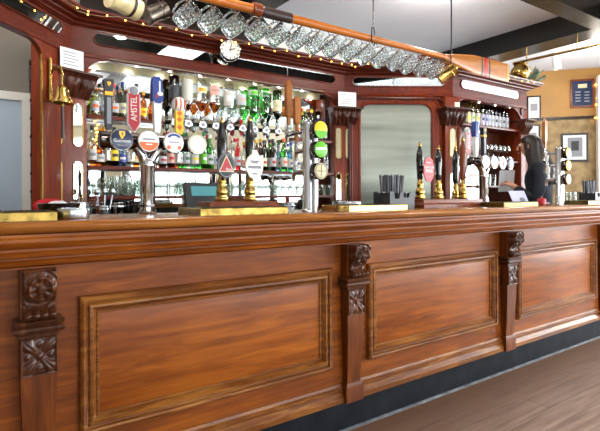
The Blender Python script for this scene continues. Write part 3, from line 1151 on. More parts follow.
# middle shelf, left to right
ms = [(92.5, 'spirit', 'gclear', 'white', 'ink', .95, 'grey', None, 'clear white-labelled bottle'),
      (100.5, 'squat', 'gamber', 'white', 'gold', .9, 'grey', None, 'squat amber bottle'),
      (107.8, 'slim', 'gyellow', 'paper', 'ink', .9, 'green', None, 'slim lime yellow bottle'),
      (114.6, 'spirit', 'gdark', 'yellow', 'ink', .95, 'ink', None, 'dark bottle with a yellow label'),
      (122.2, 'squat', 'gblue', 'blue', 'blue', .95, 'paper', None, 'squat bright blue bottle'),
      (129.8, 'slim', 'gclear', 'white', 'white', .85, 'paper', None, 'slim white bottle'),
      (136.5, 'spirit', 'gclear', 'beige', 'ink', .8, 'gold', None, 'clear beige-labelled bottle'),
      (145, 'squat', 'gamber', 'orange', 'gold', .9, 'paper', None, 'squat orange-labelled bottle'),
      (154, 'spirit', 'gclear', 'white', 'red', .85, 'grey', None, 'red-capped clear bottle'),
      (163, 'cognac', 'gbrown', 'paper', 'gold', .85, 'red', 'gamber', 'round brown brandy bottle'),
      (171, 'spirit', 'gbrown', 'pink', 'red', .9, 'red', None, 'brown bottle with a pink label'),
      (179, 'spirit', 'gclear', 'white', 'white', .95, 'grey', None, 'clear bottle with a tall white label'),
      (187, 'slim', 'gclear', 'paper', 'dkgreen', .9, 'dkgreen', None, 'slim clear bottle with a green cap'),
      (195, 'spirit', 'gclear', 'white', 'yellow', .95, 'yellow', None, 'clear bottle with a yellow cap'),
      (204, 'slim', 'ggreen', 'green', 'dkgreen', .95, 'paper', None, 'slim green bottle with a green label'),
      (210, 'spirit', 'ggreen', 'paper', 'white', .95, 'dkgreen', None, 'green bottle with a white label'),
      (217, 'spirit', 'gclear', 'paper', 'ink', .9, 'blue', None, 'clear bottle behind the triangle clip'),
      (231, 'spirit', 'gclear', 'white', 'pink', .95, 'pink', None, 'clear bottle with pink print'),
      (238, 'slim', 'gred', 'paper', 'red', .85, 'red', None, 'slim red liqueur bottle'),
      (245, 'squat', 'gclear', 'pink', 'red', .95, 'red', None, 'squat pink-labelled bottle'),
      (256, 'spirit', 'gclear', 'paper', 'gold', .9, 'gold', None, 'clear gold-capped bottle'),
      (264, 'wine', 'gdark', 'cream', 'ink', .85, 'red', None, 'dark bottle with a cream label'),
      (273, 'spirit', 'gdark', 'paper', 'ink', .95, 'red', None, 'dark bottle with red print'),
      (284, 'spirit', 'ggreen', 'white', 'orange', 1.0, 'orange', None, 'green bottle with an orange-printed white label'),
      (291, 'spirit', 'gblue', 'white', 'blue', .9, 'blue', None, 'pale blue bottle'),
      (298, 'slim', 'gclear', 'white', 'ink', .86, 'blue', None, 'slim clear bottle with a dark cap'),
      (317, 'spirit', 'gclear', 'white', 'blue', .9, 'blue', None, 'clear blue-printed bottle'),
      (326, 'slim', 'gclear', 'paper', 'white', .85, 'grey', None, 'slim clear bottle with a white cap')]
for i, (px, k, g, l, c, sc, st, lq, t) in enumerate(ms):
    bottle(k, g, l, c, (at(px, 160, 3.565).x, 3.565, ZS2), t + ', ' + ORD[i] + ' from the left on the middle shelf', sc, st, lq)

# a second, taller row stands behind them against the mirror
bs = [(104, 'slim', 'gclear', 'beige', 'gold', 'grey', 'tall clear bottle with a beige label'), (126, 'spirit', 'gclear', 'white', 'ink', 'grey', 'tall clear bottle with a white label'),
      (168, 'slim', 'gclear', 'white', 'red', 'red', 'tall clear bottle with a red cap'), (176, 'spirit', 'gamber', 'cream', 'ink', 'orange', 'tall amber bottle with a cream label'),
      (184, 'slim', 'ggreen', 'white', 'dkgreen', 'dkgreen', 'tall pale green bottle'), (192, 'spirit', 'gclear', 'white', 'ink', 'blue', 'tall clear bottle with blue print'),
      (200, 'slim', 'gclear', 'paper', 'gold', 'gold', 'tall clear bottle with a gold cap'), (208, 'wine', 'gdkgreen', 'cream', 'red', 'grey', 'tall dark green bottle with a red cap'),
      (226, 'slim', 'gclear', 'white', 'ink', 'grey', 'tall clear bottle right of the triangle clip'), (235, 'spirit', 'gclear', 'paper', 'red', 'pink', 'tall clear bottle with pink print'),
      (261, 'slim', 'gbrown', 'cream', 'gold', 'orange', 'tall brown bottle with a cream label'), (269.5, 'wine', 'gdkgreen', 'white', 'ink', 'red', 'tall dark green bottle with a white label'),
      (279, 'spirit', 'gclear', 'white', 'dkgreen', 'dkgreen', 'tall clear bottle with green print'), (288, 'slim', 'gclear', 'paper', 'blue', 'blue', 'tall clear bottle with a blue cap'),
      (295.5, 'wine', 'ggreen', 'white', 'white', 'paper', 'tall green bottle with a white cap')]
for i, (px, k, g, l, c, st, t) in enumerate(bs):
    bottle(k, g, l, c, (at(px, 160, 3.636).x, 3.636, ZS2), t + ', ' + ORD[i] + ' of the middle shelf back row', .92 if px < 286 else .84, st, None, 'back row bottles on the middle shelf')

# tumblers on the lowest shelf
prev = None
tum = [(.0, 0), (.028, 0), (.032, .004), (.037, .095), (.0385, .098), (.0345, .098), (.030, .01), (.0, .009)]
for i in range(27):
    X = A.x + .17 + i * .0785
    if X > B.x - .14:
        break
    lab_ = ORD[i] + ' upturned clear tumbler from the left on the lowest back shelf'
    pos = (X, 3.565 + .004 * math.sin(i * 2.3), ZS1)
    if prev is None:
        prev = tag(MB().lathe(tum, pos, None, 14).build('tumbler', 'gclear'), lab_, 'glass', 'tumblers on the lowest back shelf')
        for v in prev.data.vertices:
            v.co -= Vector(pos)
        prev.location = pos
    else:
        o = prev.copy()
        col.objects.link(o)
        o.location = pos
        o['label'] = lab_
        o.scale = (1, 1, random.choice((1, 1, .92, 1.2)))
for i, (X, z) in enumerate([(at(px, 190, 3.625).x, ZS1) for px in (115, 127, 139, 182, 196)]):
    o = prev.copy()
    col.objects.link(o)
    o.location = (X, 3.632, z)
    o.scale = (1.05, 1.05, 1.45)
    o['label'] = 'taller clear glass behind the tumbler row, ' + ORD[i] + ' tall one from the left'
    o['group'] = 'taller glasses behind the tumblers'

# wine shelf in the right bay
wn_ = [(468, 'gyellow', 'blue', 'beige', 'yellow', 'white wine bottle with a blue capsule'), (472.5, 'gyellow', 'white', 'white', 'green', 'white wine bottle with a pale capsule'),
       (477.5, 'gyellow', 'yellow', 'cream', 'gold', 'yellow-green wine bottle'), (482, 'gdkgreen', 'blue', 'lilac', 'navy', 'bottle with a lilac blue label'),
       (485.5, 'gdkgreen', 'blue', 'lilac', 'blue', 'second lilac-labelled bottle'), (488.2, 'gdark', 'ink', 'paper', 'grey', 'dark red wine bottle with a white label'),
       (491.6, 'gdark', 'red', 'paper', 'grey', 'dark wine bottle with a red capsule'), (495.2, 'gdark', 'ink', 'paper', 'ink', 'dark wine bottle with a black capsule'),
       (498.9, 'gdark', 'orange', 'paper', 'grey', 'dark wine bottle with an orange capsule'), (502.6, 'gdark', 'red', 'paper', 'ink', 'dark wine bottle with a bright red capsule'),
       (506.5, 'gdkgreen', 'gold', 'paper', 'grey', 'green wine bottle with a gold capsule')]
for i, (px, g, c, l, st, t) in enumerate(wn_):
    bottle('wine', g, l, c, (at(px, 115, 3.06).x, 3.06, 1.8805), t + ', ' + ORD[i] + ' from the left on the wine shelf', .88, st, None, 'wine bottles on the right hand shelf', 'wine_bottle', (.1, .5))
# stemmed glasses under it
gp = [(0, 0), (.03, 0), (.03, .002), (.005, .006), (.004, .07), (.014, .08), (.032, .105), (.036, .13), (.030, .165), (.028, .165), (.033, .13), (.029, .107), (.010, .084), (0, .082)]
gprev = None
for i in range(6):
    X = at(485, 150, 3.04).x + i * .082
    lab_ = ORD[i] + ' stemmed wine glass from the left in the right bay'
    pos = (X, 3.04, 1.5305)
    if gprev is None:
        gprev = tag(MB().lathe(gp, pos, None, 14).build('wine_glass', 'gclear'), lab_, 'glass', 'wine glasses in the right bay')
        for v in gprev.data.vertices:
            v.co -= Vector(pos)
        gprev.location = pos
    else:
        o = gprev.copy()
        col.objects.link(o)
        o.location = pos
        o['label'] = lab_
for i in range(4):
    o = prev.copy()
    col.objects.link(o)
    o.location = (at(478, 180, 3.04).x + i * .085, 3.04, 1.2605)
    o.scale = (1.05, 1.05, 1.25)
    o['label'] = ORD[i] + ' clear tumbler from the left on the shelf below the wine glasses'
    o['group'] = 'tumblers in the right bay'

# ------------------------------------------------------------------ beer towers
def disc(name, r, th, c, mat, parent, rotz=0, seg=32, sz=1.0):
    """a round badge facing the customers, its back at c"""
    m = Matrix.Rotation(rotz, 4, 'Z') @ RX
    return MB().lathe([(.001, 0), (r * .96, 0), (r, th * .2), (r, th * .75), (r * .95, th), (.001, th)], c, m, seg, True, 1, sz).build(name, mat, parent)


def shape(name, pts, c, th, mat, parent):
    """a flat raised emblem facing the customers, pts in (x, z) about c"""
    c = Vector(c)
    return MB().prism([c + Vector((x, 0, z)) for x, z in pts], (0, -th, 0)).build(name, mat, parent, smooth=False)


def circ(r, n=20, a0=0, a1=2 * PI, sx=1, sz=1, cx=0, cz=0):
    k = n + (0 if abs(a1 - a0 - 2 * PI) < 1e-6 else 1)
    return [(cx + r * sx * math.cos(a0 + (a1 - a0) * i / n), cz + r * sz * math.sin(a0 + (a1 - a0) * i / n)) for i in range(k)]


YT = 2.16       # centre line of the T towers


def tbar(xbadges, xcol, badge_kinds, handle_kinds, label):
    o = thing('beer_tap_tower', label, 'beer tap', (xcol, YT, ZT), 'beer towers on the bar')
    zc = 1.405
    cb = MB().lathe([(.037, 0), (.039, .003), (.039, .012), (.034, .016), (.033, .21), (.036, .215), (.036, .222), (.033, .228), (.033, .245)], (xcol, YT, ZT), None, 28).build('column', 'chrome', o)
    MB().lathe([(.036, .03), (.041, .03), (.041, .042), (.036, .042)], (xcol, YT, ZT), None, 24, False).build('collar', 'darkchrome', cb)
    for sgn in (-1, 1):
        MB().tube([(xcol + sgn * .006, YT, ZT + .225), (xcol + sgn * .02, YT, ZT + .262), (xcol + sgn * .05, YT, zc - .02), (xcol + sgn * .075, YT, zc)], [.028, .026, .024, .024], 14).build('yoke', 'chrome', o)
    x0, x1 = xbadges[0] - .075, xbadges[-1] + .06
    MB().tube([(x0, YT, zc), (x0 + .004, YT, zc), (x1 - .004, YT, zc), (x1, YT, zc)], [.03, .036, .036, .03], 20).build('crossbar', 'darkchrome', o)
    for xb, bk, hk in zip(xbadges, badge_kinds, handle_kinds):
        z = zc - .004
        st = MB().lathe([(.018, 0), (.018, .036)], (xb, YT - .03, z), RX, 14).build('badge_stem', 'chrome', o)
        yb = YT - .064
        rim = disc('badge', .048, .014, (xb, yb, z), 'chrome', o)
        yf = yb - .0135
        if bk == 'stout':
            disc('badge_face', .044, .003, (xb, yf, z), 'navy', rim)
            harp = [(-.011, .034), (.012, .034), (.012, .02), (.002, .003), (-.002, .003), (-.012, .022)]
            shape('harp_emblem', harp, (xb, yf - .003, z), .001, 'gold', rim)
            shape('harp_gap', [(-.002, .029), (.006, .029), (.0, .012)], (xb, yf - .004, z), .0006, 'navy', rim)
            text('lettering', 'Guinness', .019, (xb, yf - .004, z - .006), 'white', rim)
            shape('small_print', [(-.018, -.026), (.018, -.026), (.018, -.023), (-.018, -.023)], (xb, yf - .003, z), .0006, 'grey', rim)
        elif bk == 'orangewhite':
            disc('badge_face', .044, .003, (xb, yf, z), 'white', rim)
            shape('orange_band', circ(.042, 18, PI + .12, 2 * PI - .12), (xb, yf - .003, z), .001, 'orange', rim)
            shape('printed_band', [(-.026, .004), (.026, .004), (.026, .011), (-.026, .011)], (xb, yf - .003, z), .0006, 'grey', rim)
            shape('small_print', [(-.014, -.017), (.014, -.017), (.014, -.012), (-.014, -.012)], (xb, yf - .0042, z), .0006, 'white', rim)
        elif bk == 'festive':
            disc('badge_face', .044, .003, (xb, yf, z), 'white', rim)
            arcp = circ(.040, 12, R(40), R(140)) + list(reversed(circ(.030, 12, R(40), R(140))))
            shape('blue_arc', arcp, (xb, yf - .003, z), .001, 'blue', rim)
            for sx in (-1, 1):
                shape('orange_spot', circ(.009, 12, cx=sx * .024, cz=-.022), (xb, yf - .003, z), .001, 'orange', rim)
            shape('printed_band', [(-.024, -.002), (.024, -.002), (.024, .004), (-.024, .004)], (xb, yf - .003, z), .0006, 'lilac', rim)
        elif bk == 'pale':
            disc('badge_face', .044, .003, (xb, yf, z), 'white', rim)
            ring = circ(.043, 24) + [circ(.043, 24)[0]] + [circ(.038, 24)[0]] + list(reversed(circ(.038, 24)))
            shape('yellow_ring', ring, (xb, yf - .003, z), .001, 'beige', rim)
            shape('gold_spot', circ(.004, 10, cz=.03), (xb, yf - .003, z), .001, 'gold', rim)
        elif bk == 'greenmark':
            disc('badge_face', .044, .003, (xb, yf, z), 'white', rim)
            shape('green_mark', circ(.012, 12, cz=.006), (xb, yf - .003, z), .001, 'dkgreen', rim)
            shape('red_mark', circ(.007, 12, cx=.008, cz=-.016), (xb, yf - .003, z), .001, 'red', rim)
        elif bk == 'redmark':
            disc('badge_face', .044, .003, (xb, yf, z), 'white', rim)
            shape('red_mark', circ(.013, 14, cx=.006, cz=-.006, sz=1.5), (xb, yf - .003, z), .001, 'red', rim)
            shape('orange_spot', circ(.007, 12, cx=-.018, cz=.018), (xb, yf - .003, z), .001, 'orange', rim)
        elif bk == 'darkmark':
            disc('badge_face', .044, .003, (xb, yf, z), 'navy', rim)
            shape('gold_mark', circ(.018, 14, cz=.004, sz=1.3), (xb, yf - .003, z), .001, 'beige', rim)
            shape('orange_spot', circ(.012, 12, cx=.004, cz=-.024), (xb, yf - .003, z), .001, 'orange', rim)
        # tap and handle on the bartender's side
        yh = 2.315
        MB().tube([(xb, YT + .03, zc), (xb, yh, zc), (xb, yh + .01, zc - .02), (xb, yh + .012, zc - .07)], [.014, .014, .013, .010], 12).build('spout', 'chrome', o)
        MB().lathe([(.015, 0), (.017, .01), (.012, .03), (.008, .05), (.008, .075)], (xb, yh, zc), None, 12).build('tap_valve', 'chrome', o)
        zb = zc + .065
        if hk == 'blackgold':
            h = MB()
            h.rings([[Vector((xb + a * sx, yh + d * sy, zb + q)) for sx, sy in ((-1, -1), (1, -1), (1, 1), (-1, 1))] for q, a, d in ((0, .012, .012), (.02, .015, .014), (.17, .016, .014), (.225, .022, .016), (.23, .02, .014))])
            h = h.build('handle', 'ink', o, ang=20)
            MB().box(xb - .0175, xb + .0175, yh - .0155, yh + .0155, zb + .155, zb + .172).build('gold_band', 'gold', h, smooth=False)
            shape('harp_emblem', [(-.008, .022), (.008, .022), (.008, .012), (.001, 0), (-.008, .012)], (xb, yh - .0165, zb + .195), .001, 'gold', h)
            shape('grey_panel', [(-.009, .0), (.009, .0), (.009, .12), (-.009, .12)], (xb, yh - .0142, zb + .025), .001, 'grey', h)
        elif hk == 'redtext':
            sh_ = [(-.005, 0), (.005, 0), (.026, .035), (.026, .175), (-.026, .175), (-.026, .035)]
            h = shape('handle', [(x * 1.12, zz * 1.02 - .003) for x, zz in sh_], (xb, yh + .012, zb), .022, 'white', o)
            shape('red_face', sh_, (xb, yh - .010, zb), .002, 'red', h)
            text('lettering', 'AMSTEL', .040, (xb, yh - .0128, zb + .105), 'white', h, roll=PI / 2, sx=.82)
            disc('round_crest', .026, .02, (xb, yh + .011, zb + .19), 'white', h)
            disc('crest_face', .02, .003, (xb, yh - .0095, zb + .19), 'grey', h)
        elif hk == 'bluewhite':
            h = MB()
            h.rings([[Vector((xb + a * sx, yh + d * sy, zb + q)) for sx, sy in ((-1, -1), (1, -1), (1, 1), (-1, 1))] for q, a, d in ((0, .013, .012), (.06, .017, .015), (.145, .019, .016), (.15, .026, .02))])
            h = h.build('handle', 'white', o, ang=20)
            u = MB()
            u.rings([[Vector((xb + a * sx + sh2, yh + d * sy, zb + q)) for sx, sy in ((-1, -1), (1, -1), (1, 1), (-1, 1))] for q, a, d, sh2 in ((.142, .012, .021, .0), (.16, .026, .021, .0), (.255, .022, .02, -.003), (.27, .016, .016, -.003))])
            u.build('blue_head', 'blue', h, ang=20)
            shape('white_letters', [(.004, .02), (.012, .02), (.012, .08), (.004, .08)], (xb, yh - .0212, zb + .17), .001, 'paper', h)
            shape('red_mark', circ(.008, 10), (xb - .006, yh - .0212, zb + .175), .001, 'red', h)
            shape('white_mark', circ(.011, 10, sx=1.3), (xb + .010, yh - .0212, zb + .188), .0015, 'paper', h)
        elif hk == 'balloon':
            h = shape('handle', [(-.014, 0), (.014, 0), (.02, .02), (.02, .12), (-.02, .12), (-.02, .02)], (xb, yh + .010, zb), .02, 'yellow', o)
            for q in (.035, .075, .105):
                shape('red_flower', [(-.014, q), (0, q - .016), (.014, q), (0, q + .014)], (xb, yh - .010, zb), .0012, 'orange', h)
            MB().ball((xb, yh, zb + .15), .036, 20, (1, .9, 1.05)).build('ball', 'white', h)
            for a in (-1, 0, 1):
                MB().ball((xb + a * .021, yh - .003, zb + .15), .033, 16, (.26 if a == 0 else .2, .98, 1.12 if a == 0 else .85)).build('red_stripe', 'orange', h)
        elif hk == 'brown':
            h = MB().lathe([(.01, 0), (.014, .02), (.012, .06), (.02, .13), (.022, .17), (.016, .2), (.006, .215), (.001, .216)], (xb, yh, zb), None, 16).build('handle', 'brown', o)
    return o


tbar([.537, .65, .762, .873], .668, ['stout', 'orangewhite', 'festive', 'pale'], ['blackgold', 'redtext', 'bluewhite', 'balloon'],
     'chrome T-shaped beer tower with a dark navy harp badge at its left end')
tbar([3.085, 3.19, 3.294, 3.398], 3.17, ['greenmark', 'orangewhite', 'redmark', 'darkmark'], ['brown', 'redtext', 'bluewhite', 'blackgold'],
     'chrome T-shaped beer tower beside the hand pumps, nearer the bartender')


def font(xc, yc, faces, label, arms=(.19, .11, .13)):
    """slim chrome column carrying three round badges one above the other"""
    o = thing('beer_font', label, 'beer tap', (xc, yc, ZT), 'slim chrome beer fonts')
    MB().lathe([(.034, 0), (.034, .006), (.026, .010), (.024, .014), (.024, .44), (.022, .452), (.014, .46), (.001, .462)], (xc - .012, yc, ZT), None, 28).build('column', 'chrome', o)
    MB().tube([(xc + .031, yc - .004, ZT), (xc + .031, yc - .004, ZT + .41)], .0165, 14).build('drip_tube', 'steel', o)
    for k, (zz, fa) in enumerate(zip((1.492, 1.392, 1.284), faces)):
        MB().tube([(xc + .005, yc - .012, zz), (xc + .034, yc - .026, zz)], .014, 12).build('badge_arm', 'chrome', o)
        xb, yb = xc + .030, yc - .022
        rim = disc('badge', .043, .034, (xb, yb, zz), 'darkchrome', o)
        yf = yb - .034
        disc('badge_face', .040, .004, (xb, yf, zz), fa[0], rim)
        if fa[1] == 'half':
            shape('green_half', circ(.038, 16, PI, 2 * PI), (xb, yf - .004, zz - .008), .001, fa[2], rim)
            text('lettering', 'CIDER', .013, (xb, yf - .0045, zz + .014), 'green', rim) if fa[3] else None
        elif fa[1] == 'band':
            shape('white_band', [(-.032, -.004), (.032, .0), (.032, .012), (-.032, .008)], (xb, yf - .004, zz), .001, fa[2], rim)
        elif fa[1] == 'dial':
            ring = circ(.037, 24) + [circ(.037, 24)[0], circ(.033, 24)[0]] + list(reversed(circ(.033, 24)))
            shape('dial_ring', ring, (xb, yf - .004, zz), .001, 'bronze', rim)
            shape('dial_line', [(-.03, -.002), (.03, -.002), (.03, .002), (-.03, .002)], (xb, yf - .004, zz), .0008, 'bronze', rim)
            shape('dial_line', [(-.0018, -.03), (.0018, -.03), (.0018, .03), (-.0018, .03)], (xb, yf - .0052, zz), .0008, 'bronze', rim)
        ya = yc + arms[k]
        MB().tube([(xc, yc + .02, zz), (xc, ya, zz), (xc, ya + .012, zz - .012), (xc, ya + .014, zz - .05)], [.013, .013, .012, .009], 12).build('spout', 'chrome', o)
        MB().lathe([(.014, 0), (.016, .012), (.009, .03), (.008, .05)], (xc, ya, zz), None, 12).build('tap_valve', 'chrome', o)
        if k == 0:
            hh = MB()
            hh.rings([[Vector((xc + a * sx, ya + d * sy, zz + .04 + q)) for sx, sy in ((-1, -1), (1, -1), (1, 1), (-1, 1))] for q, a, d in ((0, .007, .007), (.05, .008, .008), (.06, .016, .012), (.22, .019, .013), (.235, .012, .01), (.25, .005, .005))])
            hh.build('handle', 'handlewood', o, ang=20)
        elif k == 1 and arms[1] > .105:
            hh = MB()
            hh.rings([[Vector((xc + a * sx, ya + d * sy, zz + .04 + q)) for sx, sy in ((-1, -1), (1, -1), (1, 1), (-1, 1))] for q, a, d in ((0, .006, .006), (.10, .007, .007), (.11, .016, .012), (.235, .018, .013), (.245, .012, .008))])
            hh.build('handle', 'handlewood', o, ang=20)
        else:
            MB().lathe([(.009, .04), (.013, .06), (.016, .10), (.010, .115), (.001, .116)], (xc, ya, zz), None, 12).build('handle', 'white', o)
    return o


font(1.42, 1.96, [('yellow', 'half', 'green', False), ('green', 'band', 'paper', False), ('beige', 'dial', '', False)], 'slim chrome beer font with yellow, green and beige badges mid-bar')
font(3.875, 1.96, [('yellow', 'half', 'green', False), ('yellow', 'band', 'beige', False), ('beige', 'dial', '', False)], 'slim chrome beer font with two yellow badges near the bartender', (.115, .10, .09))


# ------------------------------------------------------------------ drip trays, hand pumps
def tray(x0, x1, y0, y1, label, mat='brass'):
    o = thing('drip_tray', label, 'drip tray', ((x0 + x1) / 2, (y0 + y1) / 2, ZT), 'brass drip trays on the bar')
    h, t = .03, .012
    m = MB()
    z0, z1 = ZT + .0005, ZT + h
    outer = [(x0, y0), (x1, y0), (x1, y1), (x0, y1)]
    inner = [(x0 + t, y0 + t), (x1 - t, y0 + t), (x1 - t, y1 - t), (x0 + t, y1 - t)]
    m.rings([[Vector((x, y, z0)) for x, y in outer], [Vector((x, y, z1 - .003)) for x, y in outer], [Vector((x + (.002 if x == x0 else -.002), y + (.002 if y == y0 else -.002), z1)) for x, y in outer],
             [Vector((x, y, z1)) for x, y in inner], [Vector((x, y, z0 + .006)) for x, y in inner]])
    m.build('tray_body', mat, o, ang=25)
    g = MB()
    n = int((x1 - x0 - 2 * t) / .016)
    for k in range(n):
        xa = x0 + t + .004 + k * .016
        g.box(xa, xa + .010, y0 + t, y1 - t, z1 - .006, z1 + .001)
    g.build('grille', 'grillemetal', o, smooth=False)
    return o


tray(-.42, .245, 1.755, 2.0, 'long brass drip tray at the left end of the bar', 'traybrass')
tray(.757, 1.166, 1.775, 2.02, 'brass drip tray in front of the red triangle pump', 'traybrass')
tray(1.535, 1.94, 1.785, 2.01, 'bright brass drip tray in front of the round steel bowl')
tray(2.86, 3.27, 1.80, 1.972, 'dull brass drip tray in front of the second T-shaped tower', 'traydull')
tray(3.98, 4.40, 1.79, 2.03, 'brass drip tray at the far right by the black caddy', 'traydull')


def plinth(x0, x1, y0, y1, label):
    o = MB()
    o.rings([[Vector((x0 + e, y0 + e, z)), Vector((x1 - e, y0 + e, z)), Vector((x1 - e, y1 - e, z)), Vector((x0 + e, y1 - e, z))] for z, e in ((ZT, 0), (ZT + .02, 0), (ZT + .03, .012), (ZT + .05, .016), (ZT + .052, .02))])
    return tag(o.build('pump_plinth', 'brown', None, ang=20), label, 'plinth', 'wooden plinths under the hand pumps')


plinth(.90, 1.30, 2.025, 2.20, 'wooden plinth under the hand pumps left of mid-bar')
plinth(2.30, 2.93, 1.98, 2.20, 'long wooden plinth under the four hand pumps')


def pump(x, y, label, clip=None, htop=1.56, hmat='blackgloss', sc=1.0):
    z0 = ZT + .0525
    o = thing('hand_pump', label, 'hand pump', (x, y, z0), 'hand pumps on the bar')
    pr_ = [(.032, 0), (.034, .004), (.034, .016), (.027, .022), (.026, .032), (.029, .038), (.029, .056), (.022, .066), (.019, .082), (.022, .092), (.022, .102), (.016, .11), (.015, .13)]
    MB().lathe([(r * sc, z * sc) for r, z in pr_], (x, y, z0), None, 22).build('pump_body', 'brass', o)
    zb = z0 + .125 * sc
    L = htop - zb
    hd = MB().lathe([(.015, 0), (.019, .015), (.021, L * .25), (.024, L * .6), (.021, L * .82), (.013, L * .93), (.010, L)], (x, y, zb), None, 18).build('handle', hmat, o)
    MB().lathe([(.009, L - .002), (.012, L + .002), (.012, L + .010), (.006, L + .014), (.008, L + .022), (.004, L + .03), (.001, L + .031)], (x, y, zb), None, 12).build('finial', 'brass', hd)
    yc = y - .042
    zc = 1.305
    if clip == 'triangle':
        MB().tube([(x, y - .015, zb + .02), (x, yc + .004, zc - .02)], .006, 8).build('clip_bracket', 'brass', o)
        pts = circ(.045, 26, sz=1.32)
        c = shape('pump_clip', pts, (x, yc, zc), .006, 'plastic', o)
        shape('silver_oval', [(a * .92, b * .93) for a, b in pts], (x, yc - .006, zc), .001, 'grey', c)
        shape('dark_oval', [(a * .84, b * .86) for a, b in pts], (x, yc - .007, zc), .001, 'ink', c)
        shape('cream_triangle', [(-.040, -.030), (.040, -.030), (0, .05)], (x, yc - .008, zc), .001, 'cream', c)
        shape('red_triangle', [(-.033, -.026), (.033, -.026), (0, .041)], (x, yc - .009, zc), .001, 'red', c)
        text('lettering', 'Bass', .018, (x + .012, yc - .0105, zc - .018), 'white', c)
    elif clip == 'white':
        MB().tube([(x, y - .015, zb + .02), (x, yc + .004, zc - .02)], .006, 8).build('clip_bracket', 'brass', o)
        pts = [(-.012, .078), (.014, .078), (.016, .062), (.030, .052), (.046, .056), (.050, .03), (.044, -.02), (.026, -.052), (0, -.062), (-.026, -.05), (-.046, -.012), (-.048, .012), (-.036, .04), (-.014, .06)]
        c = shape('pump_clip', [(a * 1.06, b * 1.04) for a, b in pts], (x, yc, zc), .005, 'beige', o)
        shape('white_face', pts, (x, yc - .005, zc), .0015, 'white', c)
        for q, w in ((.026, .026), (.018, .018), (-.036, .014)):
            shape('printed_band', [(-w, q - .0025), (w, q - .0025), (w, q + .0025), (-w, q + .0025)], (x, yc - .0066, zc), .0006, 'ink', c)
        shape('name_band', [(-.036, -.010), (.036, -.010), (.036, .004), (-.036, .004)], (x, yc - .0066, zc), .0006, 'grey', c)
    elif clip == 'redsign':
        zc += .02
        MB().tube([(x - .02, y - .01, zc), (x + .01, yc, zc)], .024, 12).build('clip_bracket', 'blackgloss', o)
        pts = circ(.052, 26, sz=1.55, sx=.95)
        xx = x + .02
        c = shape('pump_clip', pts, (xx, yc - .01, zc), .006, 'red', o)
        text('lettering', 'LONDON', .023, (xx, yc - .017, zc + .014), 'white', c, sx=.9)
        text('lettering', 'PRIDE', .028, (xx, yc - .017, zc - .010), 'white', c, sx=.9)
        shape('printed_band', [(-.02, .042), (.02, .042), (.02, .046), (-.02, .046)], (xx, yc - .016, zc), .0008, 'paper', c)
    elif clip == 'oval':
        MB().tube([(x, y - .015, zb + .02), (x, yc + .004, zc - .02)], .006, 8).build('clip_bracket', 'brass', o)
        pts = circ(.05, 26, sz=1.5)
        xx = x + .045
        c = shape('pump_clip', pts, (xx, yc, zc - .01), .006, 'paper', o)
        shape('pink_oval', [(a * .82, b * .84) for a, b in pts], (xx, yc - .006, zc - .01), .001, 'pink', c)
        shape('printed_band', [(-.03, -.006), (.03, -.006), (.03, .008), (-.03, .008)], (xx, yc - .007, zc - .01), .001, 'bronze', c)
    return o


YPU = 2.10
pump(at(222, 180, YPU).x, YPU, 'black-handled brass hand pump with a red triangle clip', 'triangle', 1.51)
pump(at(250, 180, YPU).x, YPU, 'black-handled brass hand pump with a white jug-shaped clip', 'white', 1.53)
pump(at(420, 180, YPU).x, YPU, 'black-handled brass hand pump with a red oval clip', 'redsign', 1.475)
pump(at(438.5, 180, YPU).x, YPU, 'bare black-handled brass hand pump without a clip, right of the red clip', None, 1.465)
pump(at(455.5, 180, 2.145).x, 2.145, 'slimmer black-handled hand pump behind the brown-handled one', None, 1.47, sc=.85)
pump(at(463, 180, 2.05).x, 2.05, 'brown wooden-handled hand pump with a pale oval clip', 'oval', 1.53, 'brown')


# ------------------------------------------------------------------ small things on the bar
def tub(x, y, r, h, label, inner='rubber', z=ZT, name='steel_tub'):
    o = thing(name, label, 'tub', (x, y, z))
    MB().lathe([(r * .96, 0), (r, .004), (r, h - .003), (r * .98, h), (r * .93, h), (r * .93, .008), (.001, .008)], (x, y, z + .0005), None, 36).build('tub_wall', 'steel', o)
    MB().lathe([(.001, h * .55), (r * .92, h * .55), (r * .92, h * .58), (.001, h * .58)], (x, y, z + .0005), None, 30).build('lining', inner, o)
    return o


p = at(74, 218, 1.82)
tub(p.x, 1.83, .052, .038, 'round polished steel ashtray tub beside the left drip tray')
p = at(58, 205, 2.0)
o = thing('black_bowl', 'black round bowl behind the steel tub at the left end', 'bowl', (p.x + .01, 2.05, ZT))
MB().lathe([(.05, 0), (.07, .02), (.076, .052), (.072, .053), (.066, .022), (.001, .012)], (p.x + .01, 2.05, ZT + .0005), None, 28).build('bowl_wall', 'blackgloss', o)


def lumps(name, label, cat, c, mat, n, sx, sy, sz):
    rnd = random.Random(5)

    def fn(u, v):
        th, ph = 2 * PI * u, PI * v
        k = 1 + .16 * math.sin(3 * th + 2 * ph) * math.sin(ph) + .10 * math.sin(7 * th + 3) * math.sin(3 * ph)
        return Vector((c[0] + sx * k * math.cos(th) * math.sin(ph), c[1] + sy * k * math.sin(th) * math.sin(ph), c[2] + sz - sz * k * math.cos(ph) * .98))
    return tag(MB().grid(28, 16, fn).build(name, mat), label, cat)


